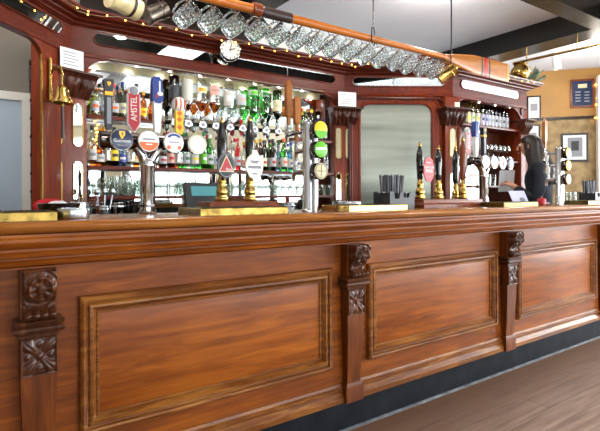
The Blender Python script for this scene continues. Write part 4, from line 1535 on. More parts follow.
lumps('bar_towel', 'crumpled red bar towel behind the steel tub at the left end', 'towel', (p.x - .005, 2.16, ZT + .001), 'redcloth', 3, .06, .03, .034)
lumps('paper_napkin', 'small crumpled white napkin resting in the black bowl', 'napkin', (p.x + .01, 2.05, ZT + .018), 'paper', 3, .04, .03, .022)
pt_ = at(347, 205, 2.10)
tub(pt_.x, 2.10, .085, .045, 'low round steel bowl behind the bright brass drip tray', 'steel', name='steel_bowl')
tub(at(77, 203, 2.17).x, 2.17, .042, .055, 'small steel pot behind the black bowl', 'rubber', name='steel_pot')


def caddy(x, y, label, sl):
    o = thing('bar_caddy', label, 'caddy', (x, y, ZT), 'black bar caddies')
    w, d, h = .105, .07, .095
    m = MB()
    m.box(x - w, x + w, y - d, y + d, ZT + .0005, ZT + .006)
    m.build('caddy_base', 'plastic', o, smooth=False)
    for yy in (y - d, y - .004, y + d - .006):
        pts = []
        for k, (u, z) in enumerate(((-w, 0), (w, 0), (w, h), (w * .62, h), (w * .52, h * .62), (w * .12, h * .62), (w * .06, h * .96), (-w * .16, h * .96), (-w * .26, h * .55), (-w * .6, h * .55), (-w * .68, h), (-w, h))):
            pts.append((x + u, yy, ZT + .006 + z))
        MB().prism(pts, (0, .006, 0)).build('divider', 'plastic', o, smooth=False)
    for xx in (x - w, x - .03, x + .035, x + w - .006):
        MB().box(xx, xx + .006, y - d + .006, y + d - .006, ZT + .006, ZT + h * .97).build('side_wall', 'plastic', o, smooth=False)
    rnd = random.Random(3)
    for k in range(64):
        a, b = rnd.uniform(-.052, .088), rnd.uniform(.010, d - .016)
        q = Vector((x + .001 + a, y + b, ZT + .008))
        lean = Vector((rnd.uniform(-.012, .012) + a * .25, rnd.uniform(-.008, .008), rnd.uniform(.185, .20)))
        if k < 64:
            st = tag(MB().tube([q, q + lean], .0042, 6).build('drinking_straw', 'plastic' if k % 6 else 'grey'), sl, 'straw', sl)
            _straws.append(st)
    return o


_straws = []
caddy(at(394, 200, 2.08).x, 2.08, 'black plastic bar caddy left of the red-clip hand pump', 'thin dark straw in the bunch inside the caddy left of the red pump clip')
caddy(4.66, 2.06, 'black plastic bar caddy at the far right of the bar', 'thin dark straw in the bunch inside the caddy at the far right')

# red pot, far right glasses, papers
rpz = thing('sauce_pot', 'small round red pot beside the bartender\'s drip tray', 'pot', (at(541.5, 200, 1.93).x, 1.93, ZT))
MB().lathe([(.022, 0), (.03, .006), (.032, .04), (.028, .046), (.024, .05), (.001, .052)], (rpz.location.x, 1.93, ZT + .0005), None, 20).build('pot_body', 'red', rpz)
MB().lathe([(.008, .051), (.009, .062), (.001, .066)], (rpz.location.x, 1.93, ZT + .0005), None, 12).build('pot_knob', 'red', rpz)
for i, (px, yy) in enumerate(((568.5, 2.20), (578, 2.20), (573, 2.11))):
    o = prev.copy()
    col.objects.link(o)
    o.location = (at(px, 190, yy).x, yy, ZT + .0005)
    o.scale = (1, 1, 1.05)
    o['label'] = ('left rear', 'right rear', 'front')[i] + ' clear tumbler of the three between the far right font and black caddy'
    o['group'] = 'tumblers standing at the far right'
for i, (px, rr) in enumerate(((508, .06),)):
    q = at(px, 185, 3.06)
    o = thing('wooden_bowl', 'small brown wooden bowl on the shelf beside the bartender', 'bowl', (q.x, 3.06, 1.2605))
    MB().lathe([(.03, 0), (.045, .01), (rr, .05), (rr * .95, .052), (.04, .016), (.001, .012)], (q.x, 3.06, 1.2605), None, 22).build('bowl_wall', 'handlewood', o)
# till screen behind the triangle pump
tp = at(211, 195, 2.62)
o = thing('till_screen', 'dark till monitor with a teal screen behind the red triangle pump', 'till', (tp.x, 2.72, .86))
ts = thing('service_shelf', 'dark low service shelf behind the bar beneath the till', 'shelf', (tp.x, 2.5, 0))
MB().box(tp.x - .35, tp.x + .35, 2.40, 2.95, .82, .86, .004).build('shelf_board', 'plastic', ts)
for sx in (-.3, .3):
    for sy in (2.44, 2.90):
        MB().tube([(tp.x + sx, sy, 0), (tp.x + sx, sy, .82)], .02, 10).build('leg', 'black', ts)
ml = Matrix.Translation((tp.x, 2.70, 1.16)) @ Matrix.Rotation(R(-18), 4, 'X')
MB().box(-.13, .13, -.012, .02, -.09, .085, .006, ml).build('monitor_case', 'plastic', o)
MB().box(-.09, .075, -.0135, -.0125, .0, .06, 0, ml).build('screen', 'teal', o, smooth=False)
MB().box(-.10, .10, 2.66, 2.80, .861, .88, .004, Matrix.Translation((tp.x, 0, 0))).build('stand_foot', 'plastic', o)
MB().tube([(tp.x, 2.76, .88), (tp.x, 2.74, 1.08)], .025, 10).build('stand_neck', 'plastic', o)

# implements on the back counter
for i, (px, r_, h_, mt, lb) in enumerate(((103, .045, .17, 'steel', 'steel utensil pot on the back counter below the blue bottle'), (119, .04, .19, 'chrome', 'taller chrome shaker on the back counter left of the T-shaped tower'),
                                          (140, .08, .20, 'blackgloss', 'black round ice bucket on the back counter behind the T-shaped tower'), (258, .06, .18, 'steel', 'steel jug on the back counter behind the white pump clip'),
                                          (288, .07, .17, 'steel', 'wide steel jug on the back counter left of the slim font'), (303, .05, .20, 'blackgloss', 'black jar on the back counter hidden partly by the slim font'))):
    X = at(px, 200, 3.42).x
    o = thing('metal_pot', lb, 'pot', (X, 3.42, .93))
    MB().lathe([(r_ * .9, 0), (r_, .006), (r_, h_), (r_ * .93, h_), (r_ * .9, .01), (.001, .01)], (X, 3.42, .9305), None, 22).build('pot_wall', mt, o)
    MB().lathe([(r_ * 1.01, h_ * .8), (r_ * 1.04, h_ * .82), (r_ * 1.04, h_ * .88), (r_ * 1.01, h_ * .9)], (X, 3.42, .9305), None, 22, False).build('rim_band', mt, o)
    if i == 0:
        for k in range(3):
            q = Vector((X + .02 * (k - 1), 3.41, .945))
            sp = MB().tube([q, q + Vector((.03 * (k - .6), 0, .24))], .005, 6)
            sp.ball(q + Vector((.03 * (k - .6), 0, .25)), .018, 10, (1, .5, 1.4))
            tag(sp.build('bar_spoon', 'steel'), ['leftmost', 'middle', 'rightmost'][k] + ' long bar spoon standing in the steel utensil pot', 'spoon', 'bar spoons in the pot')

# ------------------------------------------------------------------ hung above the bar
YO, ZO = 2.35, 2.205
oa = thing('oar', 'long varnished wooden oar hung above the bar with a striped blade', 'oar', (2.0, YO, ZO))
xs, xe = at(150, 0, YO).x, at(446, 60, YO).x
x265, x290 = at(262, 12, YO).x, at(292, 20, YO).x
MB().tube([(xs - .5, YO, ZO), (x265, YO, ZO), (1.9, YO, ZO), (xe + .05, YO, ZO)], [.026, .026, .024, .018], 16).build('shaft', 'oar', oa)
MB().tube([(x265, YO, ZO), (x265 + .005, YO, ZO), (x290 - .005, YO, ZO), (x290, YO, ZO)], [.027, .031, .030, .025], 16).build('leather_sleeve', 'leather', oa)
MB().tube([(x265 - .06, YO, ZO), (x265 - .055, YO, ZO), (x265 - .005, YO, ZO), (x265, YO, ZO)], [.028, .038, .038, .03], 16).build('collar', 'brown', oa)
bl = []
x510 = at(509, 72, YO).x
for k in range(15):
    u = k / 14
    x = xe - .02 + (x510 - xe + .02) * u
    hh = .018 + .058 * min(1, (u / .45)) ** .8
    if u > .97:
        hh *= .93
    th = .016 - .010 * u
    bl.append([Vector((x, YO + th * math.cos(a), ZO - .002 + hh * math.sin(a))) for a in [2 * PI * j / 16 for j in range(16)]])
blade = MB().rings(bl).build('blade', 'paddle', oa, ang=50)
for u0, u1, mt in ((.54, .56, 'ink'), (.585, .635, 'red'), (.66, .68, 'ink'), (.97, .985, 'gold')):
    rs = []
    for u in (u0, u1):
        x = xe - .02 + (x510 - xe + .02) * u
        th = .0168 - .010 * u + .001
        rs.append([Vector((x, YO + th * math.cos(a), ZO - .002 + .0768 * math.sin(a))) for a in [2 * PI * j / 20 for j in range(20)]])
    MB().rings(rs, True, False).build('painted_stripe', mt, blade)


def hanger(px, label, eye=True):
    X = at(px, 40, YO).x
    o = thing('oar_hanger', label, 'hanger', (X, YO, ZO), 'iron rods carrying the oar')
    MB().tube([(X, YO, ZO + .09), (X + .003, YO, CEIL - .02)], .005, 8).build('rod', 'black', o)
    MB().tube([(X + .04 * math.sin(a), YO + .045 * math.sin(a) * .6, ZO + .02 + .065 * math.cos(a) * 1.05) for a in [2 * PI * k / 16 for k in range(17)]], .0045, 8).build('loop', 'black', o)
    MB().lathe([(.03, 0), (.03, .008), (.012, .012), (.008, .03)], (X, YO, CEIL - .001), Matrix.Rotation(PI, 4, 'X'), 14).build('ceiling_plate', 'black', o)
    return o


hanger(374, 'black iron hanger in mid oar above the glass mugs')
hanger(452, 'black iron hanger at the neck of the oar blade')


def mug_mesh():
    """dimpled glass tankard, rim up along +z, origin at the top of the handle on the -x side"""
    hgt, r0, r1 = .135, .040, .046
    m = MB()
    nu, nv = 48, 32

    def outer(u, v):
        th = 2 * PI * u
        r = r0 + (r1 - r0) * v + .006 * math.sin(v * PI) - .012 * max(0, 1 - v / .10) ** 2
        row = v * 6.2
        k = math.floor(row)
        if .05 < v < .86:
            r -= .005 * abs(math.sin(th * 6 + (PI / 2 if k % 2 else 0))) ** .7 * abs(math.sin((row - k) * PI))
        return r, th
    rings = []
    for j in range(nv + 1):
        v = j / nv
        rings.append([Vector((outer(i / nu, v)[0] * math.cos(2 * PI * i / nu), outer(i / nu, v)[0] * math.sin(2 * PI * i / nu), v * hgt)) for i in range(nu)])
    for v, rr in ((1.008, .0445), (1.0, .0425), (.6, .042), (.2, .036), (.12, .028), (.10, .012)):
        rings.append([Vector((rr * math.cos(2 * PI * i / nu), rr * math.sin(2 * PI * i / nu), v * hgt)) for i in range(nu)])
    m.rings(rings)
    return m


def handle_pts(r, h):
    return [(-r * .95, 0, h * .84), (-r - .015, 0, h * .88), (-r - .030, 0, h * .76), (-r - .033, 0, h * .5), (-r - .022, 0, h * .25), (-r * .9, 0, h * .16)]


def hung_tankard(px, kind, label, tilt, Z=None):
    X = at(px, 40, YO).x
    o = thing('glass_tankard' if kind == 'mug' else 'metal_tankard' if kind in ('brass', 'pewter') else 'ceramic_tankard', label, 'tankard', (0, 0, 0), 'tankards hanging below the oar')
    if kind == 'mug':
        mug_mesh().build('tankard_body', 'mug', o)
        MB().tube(handle_pts(.044, .135), .0055, 8).build('handle', 'mug', o)
    else:
        r, h = {'brass': (.05, .14), 'pewter': (.042, .11), 'ceramic': (.052, .15)}[kind]
        mt = {'brass': 'brass', 'pewter': 'pewter', 'ceramic': 'ceramic'}[kind]
        MB().lathe([(r * 1.05, 0), (r * 1.06, .008), (r * .98, .016), (r * .95, h * .9), (r, h), (r * .93, h), (r * .88, .012), (.001, .012)], (0, 0, 0), None, 28).build('tankard_body', mt, o)
        MB().lathe([(r * .99, h * .66), (r * 1.02, h * .68), (r * 1.02, h * .74), (r * .98, h * .76)], (0, 0, 0), None, 28, False).build('raised_band', 'leather' if kind == 'ceramic' else mt, o)
        MB().tube(handle_pts(r, h), .006, 8).build('handle', mt, o)
    return o


def place_hung(o, X, tilt, turn=0):
    # hang by the outer part of the handle from a hook just under the oar
    grip = Vector((-.075, 0, .088))
    rot = Euler((0, tilt, turn)).to_matrix()
    hook = Vector((X, YO, ZO - .055))
    o.rotation_euler = (0, tilt, turn)
    o.location = hook - rot @ grip


def hook(X, label):
    m = MB()
    pts = [(X, YO, ZO - .020)] + [(X + .011 * math.sin(a), YO, ZO - .046 - .0 + .014 * math.cos(a)) for a in [PI * k / 7 for k in range(9)]]
    m.tube(pts, .0022, 6)
    return tag(m.build('cup_hook', 'black'), label, 'hook', 'hooks under the oar')


first = None
for k in range(15):
    X = .896 + .1365 * k
    t = 'dimpled glass tankard hanging under the oar, ' + ORD[k] + ' glass one from the left'
    if first is None:
        first = hung_tankard(181, 'mug', t, 0)
        o = first
    else:
        o = dup(first, (0, 0, 0), t)
    place_hung(o, X, R(50 + random.uniform(-4, 4)), R(-40 + random.uniform(-4, 4)))
    hook(X, ORD[k] + ' small black hook from the left holding a glass tankard')
o = hung_tankard(442, 'brass', 'brass tankard hanging under the oar beside the blade', 0)
place_hung(o, 2.960, R(60), R(-52))
hook(2.960, 'small black hook holding the brass tankard')
o = hung_tankard(158, 'pewter', 'dull pewter tankard hanging between the cream tankard and the glass ones', 0)
place_hung(o, .765, R(60), 0)
hook(.765, 'small black hook holding the pewter tankard')
o = hung_tankard(130, 'ceramic', 'cream ceramic tankard hanging at the upper left above the cornice', 0)
place_hung(o, .640, R(98), R(20))
hook(.640, 'small black hook holding the cream tankard')

# clock on the cornice
ck = at(234, 49, 3.36)
o = thing('wall_clock', 'round dark-cased clock with a white dial on the cornice', 'clock', (ck.x, 3.44, ck.z))
rc = .085
mR = Matrix.Rotation(R(-16), 4, 'Z') @ RX
MB().lathe([(.001, 0), (rc * .9, 0), (rc, .012), (rc, .055), (rc * .95, .065), (rc * .9, .062), (rc * .9, .05), (.001, .05)], (ck.x, 3.435, ck.z), mR, 36).build('clock_case', 'blackgloss', o)
MB().lathe([(.001, .0505), (rc * .895, .0505), (rc * .895, .053), (.001, .053)], (ck.x, 3.435, ck.z), mR, 36).build('dial', 'white', o)
cm = Matrix.Translation((ck.x, 3.435, ck.z)) @ Matrix.Rotation(R(-16), 4, 'Z')
for h in range(12):
    a = h * PI / 6
    MB().box(-.0035, .0035, -.0545, -.0532, -.006, .006, 0, cm @ Matrix.Translation((.064 * math.sin(a), 0, .064 * math.cos(a))) @ Matrix.Rotation(a, 4, 'Y')).build('hour_mark', 'ink', o, smooth=False)
MB().box(-.003, .003, -.0565, -.055, -.012, .052, 0, cm @ Matrix.Rotation(R(12), 4, 'Y')).build('minute_hand', 'ink', o, smooth=False)
MB().box(-.0035, .0035, -.059, -.057, -.01, .040, 0, cm @ Matrix.Rotation(R(74), 4, 'Y')).build('hour_hand', 'ink', o, smooth=False)

# fairy lights looped along the cornice
fl = thing('fairy_lights', 'string of warm fairy lights draped along the back bar cornice', 'string lights', (1.8, 3.4, 2.34))
pts = []
N = 64
tot = (A - L0).length + lenM + lenG + lenT


def along(s):
    for i in range(4):
        L = (PATH[i + 1] - PATH[i]).length
        if s <= L or i == 3:
            d = (PATH[i + 1] - PATH[i]).normalized()
            return PATH[i] + d * s, Vector((d.y, -d.x))
        s -= L


s0 = .3
for k in range(N * 4 + 1):
    s = s0 + (tot - s0 - .02) * k / (N * 4)
    q, nn = along(s)
    z = 2.372 - .022 * abs(math.sin(k * PI / 14))
    pts.append((q.x + nn.x * .150, q.y + nn.y * .150, z))
MB().tube(pts, .0018, 5).build('wire', 'wire', fl)
for k in range(2, N * 4, 5):
    q = Vector(pts[k])
    MB().ball(q + Vector((0, -.004, .006 * (1 if k % 2 else -1))), .0058, 8).build('bulb', 'bulb', fl)
f2 = thing('fairy_lights', 'short string of warm bulbs hanging by the white post at the far right', 'string lights', wallpt(592, 92, .06), )
pts = [wallpt(597.5 - 2 * math.sin(k * .9), 84 + k * 2.2, .05) for k in range(18)]
MB().tube(pts, .003, 5).build('wire', 'wire', f2)
for k in range(1, 18, 3):
    MB().ball(pts[k], .014, 8).build('bulb', 'bulb', f2)
f3 = thing('fairy_lights', 'warm fairy lights glowing between bottles at the left end of the shelves', 'string lights', at(95, 120, 3.62))
pts = [at(97.5 + 2.0 * math.sin(k * 1.4), 114 + k * 1.9, 3.655) for k in range(24)]
MB().tube(pts, .002, 5).build('wire', 'wire', f3)
for k in range(1, 24, 2):
    MB().ball(pts[k], .007, 8).build('bulb', 'bulb', f3)

# brass bell on its bracket at the left corner
bc = at(62.5, 97, 3.25)
be = thing('ship_bell', 'brass bell on a curved bracket at the left column of the back bar', 'bell', sL.p(lenL - .235, .0, 1.75))
br_ = sL.p(lenL - .235, .013, 0)
MB().tube([(br_.x, br_.y, 1.76), (br_.x, br_.y, 2.02)], .012, 10).build('bracket_plate', 'brass', be)
MB().tube([(br_.x, br_.y, 1.92), (br_.x + (bc.x - br_.x) * .5, br_.y + (bc.y - br_.y) * .5, 1.96), (bc.x - .005, bc.y, 1.955), (bc.x, bc.y, 1.925), (bc.x, bc.y, 1.848)], .007, 8).build('bracket_arm', 'brass', be)
MB().lathe([(.006, .115), (.012, .112), (.02, .107), (.034, .096), (.039, .08), (.043, .05), (.052, .026), (.066, .008), (.066, .0), (.06, .002), (.046, .026), (.037, .05), (.030, .085), (.001, .092)], (bc.x, bc.y, 1.735), None, 30).build('bell_body', 'brass', be)
MB().lathe([(.001, -.022), (.012, -.016), (.014, -.005), (.006, .01), (.004, .08)], (bc.x, bc.y, 1.735), None, 12).build('clapper', 'brassdull', be)
MB().tube([(bc.x, bc.y, 1.735), (bc.x + .003, bc.y, 1.52)], .009, 8).build('bell_rope', 'leather', be)

# on top of the right bay: brass pot with leaves, dark red box, loudspeaker
pp = at(521, 82, 2.9)
o = thing('brass_pot', 'round brass pot on top of the right end of the cornice', 'pot', (pp.x, 2.9, 2.396))
MB().lathe([(.05, 0), (.075, .02), (.098, .07), (.095, .12), (.07, .15), (.062, .165), (.072, .178), (.068, .18), (.056, .165), (.001, .15)], (pp.x, 2.9, 2.3965), None, 28).build('pot_body', 'brass', o)
MB().lathe([(.099, .066), (.102, .07), (.102, .078), (.098, .082)], (pp.x, 2.9, 2.3965), None, 28, False).build('raised_band', 'brassdull', o)
pt2 = at(536, 80, 3.0)
o = thing('leafy_garland', 'grey green leafy sprig right of the brass pot', 'plant', (5.14, 3.0, 2.395))
rnd = random.Random(11)
MB().tube([(5.09, 2.94, 2.405), (5.16, 2.91, 2.47), (5.23, 2.88, 2.42)], .006, 6).build('stem', 'leaf', o)
for k in range(16):
    u = k / 15
    c = Vector((5.10 + .12 * u, 2.94 - .06 * u, 2.41 + .10 * math.sin(u * PI) * .6))
    d = Vector((rnd.uniform(-.5, 1), rnd.uniform(-1, .1), rnd.uniform(.15, 1))).normalized()
    s = d.cross(Vector((0, 0, 1))).normalized()
    L, w = rnd.uniform(.09, .14), rnd.uniform(.022, .034)
    lf = MB()
    lf.grid(4, 8, lambda u_, v_: c + d * (L * v_) + s * (w * (2 * u_ - 1) * math.sin(PI * min(.98, v_ + .03)) ** .8) + Vector((0, 0, .012 * math.sin(v_ * PI) - .010 * abs(2 * u_ - 1))))
    lf.build('leaf', 'leaf', o)
o = thing('red_box', 'dark red box behind the brass pot on the right bay', 'box', (4.98, 3.30, 2.395))
MB().box(4.78, 5.03, 3.2, 3.4, 2.3955, 2.70, .006).build('box_body', plain('dark red board', '#5a1f1a', .5), o)
MB().box(4.77, 5.04, 3.19, 3.41, 2.66, 2.68, .003).build('box_lid', 'brassdull', o)
sp = at(432, 50, 3.45)
o = thing('loudspeaker', 'dark square loudspeaker standing on the back bar left of the big beam', 'speaker', (sp.x, 3.45, 2.395))
MB().box(sp.x - .10, sp.x + .10, 3.36, 3.56, 2.3955, 2.68, .008).build('cabinet', 'brown', o)
MB().box(sp.x - .09, sp.x + .09, 3.352, 3.361, 2.405, 2.67, .003).build('grille', 'black', o)

# brass rail under the beam, white spotlight on the ceiling
o = thing('brass_rail', 'thin brass rail hung beneath the dark ceiling beam at upper right', 'rail', (4.98, 2.6, 2.6))
MB().tube([(5.02, 2.12, 2.61), (4.95, 3.0, 2.61)], .013, 10).build('rail_tube', 'brass', o)
for yy in (2.35, 2.85):
    xx = 5.02 - .07 * (yy - 2.12) / .88
    MB().tube([(xx, yy, 2.61), (xx, yy, 2.751)], .006, 8).build('rail_bracket', 'brass', o)
sx_, sy_ = 6.15, 3.15
o = thing('ceiling_spotlight', 'white cylindrical spotlight on the ceiling above the ochre wall', 'spotlight', (sx_, sy_, CEIL))
MB().lathe([(.035, 0), (.035, .012), (.012, .016), (.012, .06)], (sx_, sy_, CEIL - .001), Matrix.Rotation(PI, 4, 'X'), 18).build('mount', 'white', o)
MB().lathe([(.03, 0), (.045, .01), (.048, .03), (.048, .16), (.04, .165), (.036, .12), (.001, .12)], (sx_, sy_, CEIL - .055), Matrix.Rotation(PI - .12, 4, 'X'), 22).build('lamp_can', 'white', o)


# pictures on the ochre wall
def picture(px0, px1, py0, py1, label, fm, inner, kind):
    c = wallpt((px0 + px1) / 2, (py0 + py1) / 2)
    o = thing('framed_picture', label, 'picture', c, 'framed pictures on the ochre wall')
    wallbox(MB(), px0, px1, py0, py1, .002, .02, .004).build('frame', fm, o)
    bx_ = 2.0 if kind != 'print' else 1.6
    wallbox(MB(), px0 + bx_, px1 - bx_, py0 + bx_, py1 - bx_, .0202, .022).build('sheet', inner, o, smooth=False)
    if kind == 'chart':
        wallbox(MB(), (px0 + px1) / 2 - 4.5, (px0 + px1) / 2 + 4.5, py0 + 5, py0 + 9, .0222, .0235).build('crest', 'beige', o, smooth=False)
        for cx_ in (-4.5, 4.5):
            for k in range(4):
                wallbox(MB(), (px0 + px1) / 2 + cx_ - 2.6, (px0 + px1) / 2 + cx_ + 2.6, py0 + 12.5 + k * 3, py0 + 13.6 + k * 3, .0222, .0235).build('printed_line', 'grey', o, smooth=False)
    elif kind == 'print':
        wallbox(MB(), px0 + 3.5, px1 - 3.5, py0 + 8, py1 - 9, .0222, .0235).build('drawing', 'grey', o, smooth=False)
    else:
        wallbox(MB(), px0 + 6.5, px1 - 6, py0 + 4.5, py1 - 5, .0222, .0235).build('photograph', 'grey', o, smooth=False)
        wallbox(MB(), px0 + 10, px1 - 9.5, py0 + 8, py1 - 11, .0237, .0247).build('photograph_detail', 'ink', o, smooth=False)


picture(570.5, 594.5, 80.5, 109, 'dark framed chart with a crest high on the ochre wall', 'brown', 'navy', 'chart')
picture(527, 541, 97, 121, 'framed print with a wide white mount right of the wine shelf', 'darkwood', 'paper', 'print')
picture(523, 540, 126, 150, 'framed print partly behind the bartender\'s head', 'darkwood', 'paper', 'print')
picture(561, 588, 134.5, 163, 'grey framed photograph with a white mount below the dado rail', 'plastic', 'paper', 'photo')

# printed leaflet propped on the bar side by the bartender
lp = at(517, 190, 2.22)
o = thing('printed_leaflet', 'lilac leaflet with an oval print leaning behind the dull drip tray', 'leaflet', (lp.x, 2.2, ZT))
lm = Matrix.Translation((lp.x, 2.17, ZT + .002)) @ Matrix.Rotation(R(-24), 4, 'X')
MB().box(-.13, .10, -.001, .001, 0, .12, 0, lm).build('sheet', 'lilac', o, smooth=False)
ov = MB()
ov.prism([lm @ Vector((.02 + .04 * math.cos(a), -.0012, .04 + .02 * math.sin(a))) for a in [2 * PI * k / 20 for k in range(20)]], lm.to_3x3() @ Vector((0, -.0006, 0)))
ov.build('oval_print', 'ink', o, smooth=False)

# ------------------------------------------------------------------ the bartender
PX, PY, PSI = 4.57, 2.50, R(118)
ps = 1.0
fwd2, left2 = Vector((math.cos(PSI), math.sin(PSI))), Vector((-math.sin(PSI), math.cos(PSI)))


def wp(f, l, z):
    q = fwd2 * f * ps + left2 * l * ps
    return Vector((PX + q.x, PY + q.y, z * ps))


def skin(name, verts, edges, mat, parent, root=0, sub=2):
    me = bpy.data.meshes.new(name)
    off = wloc(parent) if parent else Vector((0, 0, 0))
    me.from_pydata([wp(*v[:3]) - off for v in verts], edges, [])
    me.materials.append(M[mat])
    o = bpy.data.objects.new(name, me)
    col.objects.link(o)
    if parent:
        o.parent = parent
    md = o.modifiers.new('Skin', 'SKIN')
    md.use_smooth_shade = True
    sv = me.skin_vertices[0].data if len(me.skin_vertices) else None
    if sv is None:
        bpy.context.view_layer.objects.active = o
        o.select_set(True)
        bpy.ops.mesh.customdata_skin_add()
        sv = me.skin_vertices[0].data
    for i, v in enumerate(verts):
        rr = v[3] if isinstance(v[3], tuple) else (v[3], v[3])
        sv[i].radius = (rr[0] * ps, rr[1] * ps)
        sv[i].use_root = (i == root)
    sb = o.modifiers.new('Sub', 'SUBSURF')
    sb.levels = sub
    sb.render_levels = sub
    return o


V, E = [], []


def chain(start, pts):
    last = start
    for p_ in pts:
        V.append(p_)
        if last is not None:
            E.append((last, len(V) - 1))
        last = len(V) - 1
    return last


chain(None, [(0, 0, .96, (.15, .105))])
spine = chain(0, [(.0, 0, 1.10, (.125, .095)), (.0, 0, 1.26, (.145, .10)), (.01, 0, 1.40, (.12, .085))])
chest = spine
neck = chain(chest, [(.025, 0, 1.475, .052), (.045, 0, 1.53, .05)])
head = chain(neck, [(.085, 0, 1.585, (.07, .075)), (.10, 0, 1.645, (.078, .09)), (.085, 0, 1.705, (.07, .08))])
hands = {}
for sgn in (1, -1):
    hip = chain(0, [(.0, sgn * .09, .88, .092), (.01, sgn * .10, .70, .078), (.015, sgn * .10, .50, .058), (.0, sgn * .10, .34, .054), (-.01, sgn * .10, .11, .038), (.0, sgn * .10, .055, .036)])
    chain(hip, [(.09, sgn * .105, .035, .032), (.17, sgn * .11, .028, .024)])
    w_ = chain(chest, [(.0, sgn * .15, 1.41, .058), (-.01, sgn * .185, 1.36, .05), (-.01, sgn * .215, 1.24, .036), (.03, sgn * .225, 1.12, .030), (.13, sgn * .18, 1.17, .029), (.22, sgn * .12, 1.245, .025)])
    pm = chain(w_, [(.258, sgn * .105, 1.262, (.034, .018)), (.285, sgn * .098, 1.268, (.034, .016))])
    for k, (dl, L) in enumerate(((-.028, .060), (-.010, .070), (.008, .066), (.024, .054))):
        chain(pm, [(.302, sgn * (.098 + dl), 1.272, .0095), (.302 + L * .5, sgn * (.085 + dl), 1.268, .0085), (.302 + L * .75, sgn * (.068 + dl), 1.258, .0075)])
    chain(pm - 1, [(.272, sgn * .075, 1.285, .011), (.295, sgn * .058, 1.292, .0095), (.312, sgn * .048, 1.288, .008)])
pe = thing('person', 'person with long dark hair and dark top behind the bar holding a white sheet', 'person', (PX, PY, 0))
body = skin('body', V, E, 'skin', pe)
# head details
nose = MB()
nose.rings([[wp(f, l, z) for f, l, z in ((.185, -.010, q), (.185, .010, q), (.185 + d, .004, q), (.185 + d, -.004, q))] for q, d in ((1.60, .004), (1.605, .022), (1.618, .02), (1.65, .006))])
nose.build('nose', 'skin', body)
for s in (-1, 1):
    MB().ball(wp(.172, s * .032, 1.652), .011, 10).build('eye', 'white', body)
    MB().ball(wp(.181, s * .032, 1.651), .005, 8).build('iris', 'ink', body)
    MB().ball(wp(.09, s * .083, 1.63), .02, 10, (.8, .5, 1.4)).build('ear', 'skin', body)
MB().tube([wp(.178, -.022, 1.574), wp(.185, 0, 1.576), wp(.178, .022, 1.574)], [.003, .006, .003], 8).build('mouth', 'pink', body)
# hair: a cap with long locks falling over the shoulders and beside the face
hprof = [(1.752, .004, .08), (1.748, .03, .08), (1.735, .058, .078), (1.712, .080, .075), (1.68, .096, .07), (1.64, .103, .062), (1.59, .106, .05), (1.54, .110, .035), (1.48, .122, .015),
         (1.42, .134, .0), (1.36, .138, -.008), (1.31, .132, -.012), (1.275, .112, -.02)]


def hair_fn(u, v):
    q = v * (len(hprof) - 1)
    k = min(len(hprof) - 2, int(q))
    fr = q - k
    z, r, cf = [hprof[k][i] * (1 - fr) + hprof[k + 1][i] * fr for i in range(3)]
    open_ = R(178) if z > 1.70 else R(132) + R(8) * min(1, max(0, (1.62 - z) / .3))
    if 1.66 < z <= 1.70:
        open_ = R(132) + (R(178) - R(132)) * (z - 1.66) / .04
    a = (2 * u - 1) * open_
    r += .005 * math.sin(a * 13 + z * 22) * min(1, v * 2) + .004 * math.sin(a * 29 - z * 40) * min(1, v * 2)
    z -= .02 * math.sin(a * 7 + 1) * max(0, v - .75) * 4
    return wp(cf - r * 1.06 * math.cos(a), r * .98 * math.sin(a), z)


hm = MB()
hm.grid(60, 48, hair_fn)
hr = hm.build('hair', 'hair', pe, ang=80)
sd = hr.modifiers.new('Solid', 'SOLIDIFY')
sd.thickness = .016
# clothes
TV = [(0, 0, .93, (.168, .12)), (.0, 0, 1.10, (.142, .108)), (.0, 0, 1.26, (.16, .115)), (.01, 0, 1.40, (.135, .10)), (.02, 0, 1.455, (.075, .07))]
TE = [(0, 1), (1, 2), (2, 3), (3, 4)]
for s in (-1, 1):
    i0 = len(TV)
    TV += [(.0, s * .15, 1.41, .071), (-.01, s * .187, 1.36, .063), (-.01, s * .216, 1.24, .058), (.03, s * .226, 1.12, .056), (.13, s * .181, 1.17, .047), (.205, s * .13, 1.235, .036)]
    TE += [(3, i0)] + [(i0 + k, i0 + k + 1) for k in range(5)]
skin('jersey', TV, TE, 'cloth', pe)
LV = [(0, 0, .96, (.162, .118))]
LE = []
for s in (-1, 1):
    i0 = len(LV)
    LV += [(.0, s * .09, .87, .105), (.01, s * .10, .70, .09), (.015, s * .10, .50, .07), (.0, s * .10, .34, .066), (-.01, s * .10, .10, .052)]
    LE += [(0, i0)] + [(i0 + k, i0 + k + 1) for k in range(4)]
skin('trousers', LV, LE, 'trouser', pe)
for s in (-1, 1):
    MB().ball(wp(.07, s * .107, .045), .06, 16, (1.0, 1.0, .75)).build('shoe', 'blackgloss', pe)
# the sheet in the hands
o = thing('paper_sheet', 'white paper sheet held by the bartender', 'paper', wp(.36, 0, 1.18))
ml = Matrix.Translation(wp(.30, -.05, 1.30)) @ Matrix.Rotation(R(-38), 4, 'Z') @ Matrix.Rotation(R(14), 4, 'X')
sheet = MB()
sheet.grid(6, 8, lambda u, v: ml @ Vector((-.075 + .15 * u, .010 * math.sin(u * PI), -.11 + .22 * v)))
sheet.build('sheet', 'paper', o)
ln = MB()
for k in range(6):
    ln.box(-.055, .03 + .02 * (k % 2), .0095, .0105, -.07 + k * .025, -.066 + k * .025, 0, ml)
ln.build('printed_lines', 'grey', o, smooth=False)['kind'] = 'stuff'

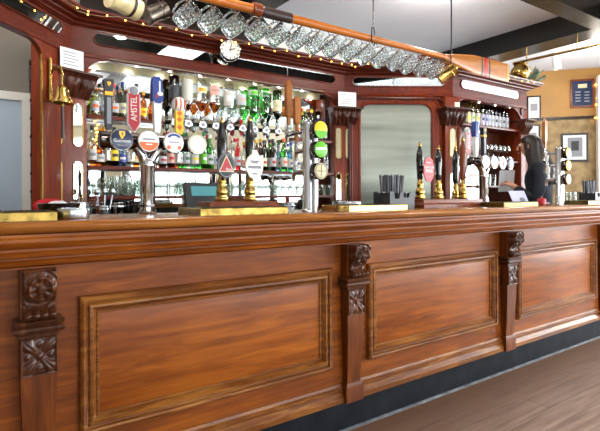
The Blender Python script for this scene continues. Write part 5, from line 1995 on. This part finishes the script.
# ------------------------------------------------------------------ light
def area(name, loc, rot, sx, sy, power, c=(1, 1, 1)):
    l = bpy.data.lights.new(name, 'AREA')
    l.shape = 'RECTANGLE'
    l.size, l.size_y = sx, sy
    l.energy = power
    l.color = c
    o = bpy.data.objects.new(name, l)
    col.objects.link(o)
    o.location = loc
    o.rotation_euler = rot
    return o


for i, (a, b) in enumerate(fw):
    area('window_daylight', ((a + b) / 2, YF - .35, 1.2), (R(90), 0, 0), b - a + .3, 1.6, [65, 95, 175, 240][i], (1, .985, .96))
for a, b in rw:
    area('window_daylight', (XR + .35, (a + b) / 2, 1.7), (R(90), 0, R(90)), b - a + .3, 2.2, 380, (1, .985, .96))
# added fill lights without fittings, brightening the ceiling, the left doorway and the bar
for lx, ly, pw in ((-.55, 2.7, 42), (1.2, 2.3, 26), (3.3, 2.5, 30), (6.0, 2.6, 30), (4.4, .2, 30), (1.2, -.6, 26)):
    l = bpy.data.lights.new('added_fill_light', 'POINT')
    l.shadow_soft_size = .07
    l.energy = pw
    l.color = (1, .93, .82)
    o = bpy.data.objects.new('added_fill_light', l)
    col.objects.link(o)
    o.location = (lx, ly, 2.72)
# small lights behind the main frieze; the wine bay's row is added fill
for (x0, x1, y, pw, n) in ((A.x + .2, B.x - .2, 3.565, .55, 9), (C.x + .2, D.x - .25, 2.99, .3, 4)):
    for k in range(n):
        l = bpy.data.lights.new('shelf_and_fill_light', 'POINT')
        l.shadow_soft_size = .008
        l.energy = pw
        l.color = (1, .96, .88)
        o = bpy.data.objects.new('shelf_and_fill_light', l)
        col.objects.link(o)
        o.location = (x0 + (x1 - x0) * k / (n - 1), y, 2.102)

w = bpy.data.worlds.new('sky')
scn.world = w
w.use_nodes = True
bg = w.node_tree.nodes['Background']
bg.inputs['Color'].default_value = (.72, .84, 1, 1)
bg.inputs['Strength'].default_value = 1.2

# ------------------------------------------------------------------ camera
cd = bpy.data.cameras.new('camera')
cam = bpy.data.objects.new('camera', cd)
col.objects.link(cam)
cd.sensor_width = 36
cd.lens = F * 36 / 600
cd.shift_y = -(215.5 - HY) / 600
cd.clip_start = .02
cam.location = (0, 0, H)
cam.rotation_euler = (R(90), R(.25), TH - PI / 2)
scn.camera = cam

scn.view_settings.view_transform = 'Standard'
scn.view_settings.look = 'None'
scn.view_settings.gamma = 1
scn.view_settings.use_curve_mapping = False
scn.view_settings.exposure = 0.28
scn.cycles.transparent_max_bounces = 32
scn.cycles.max_bounces = 14
scn.cycles.transmission_bounces = 12
scn.cycles.glossy_bounces = 6
scn.cycles.diffuse_bounces = 4
scn.cycles.sample_clamp_indirect = 6
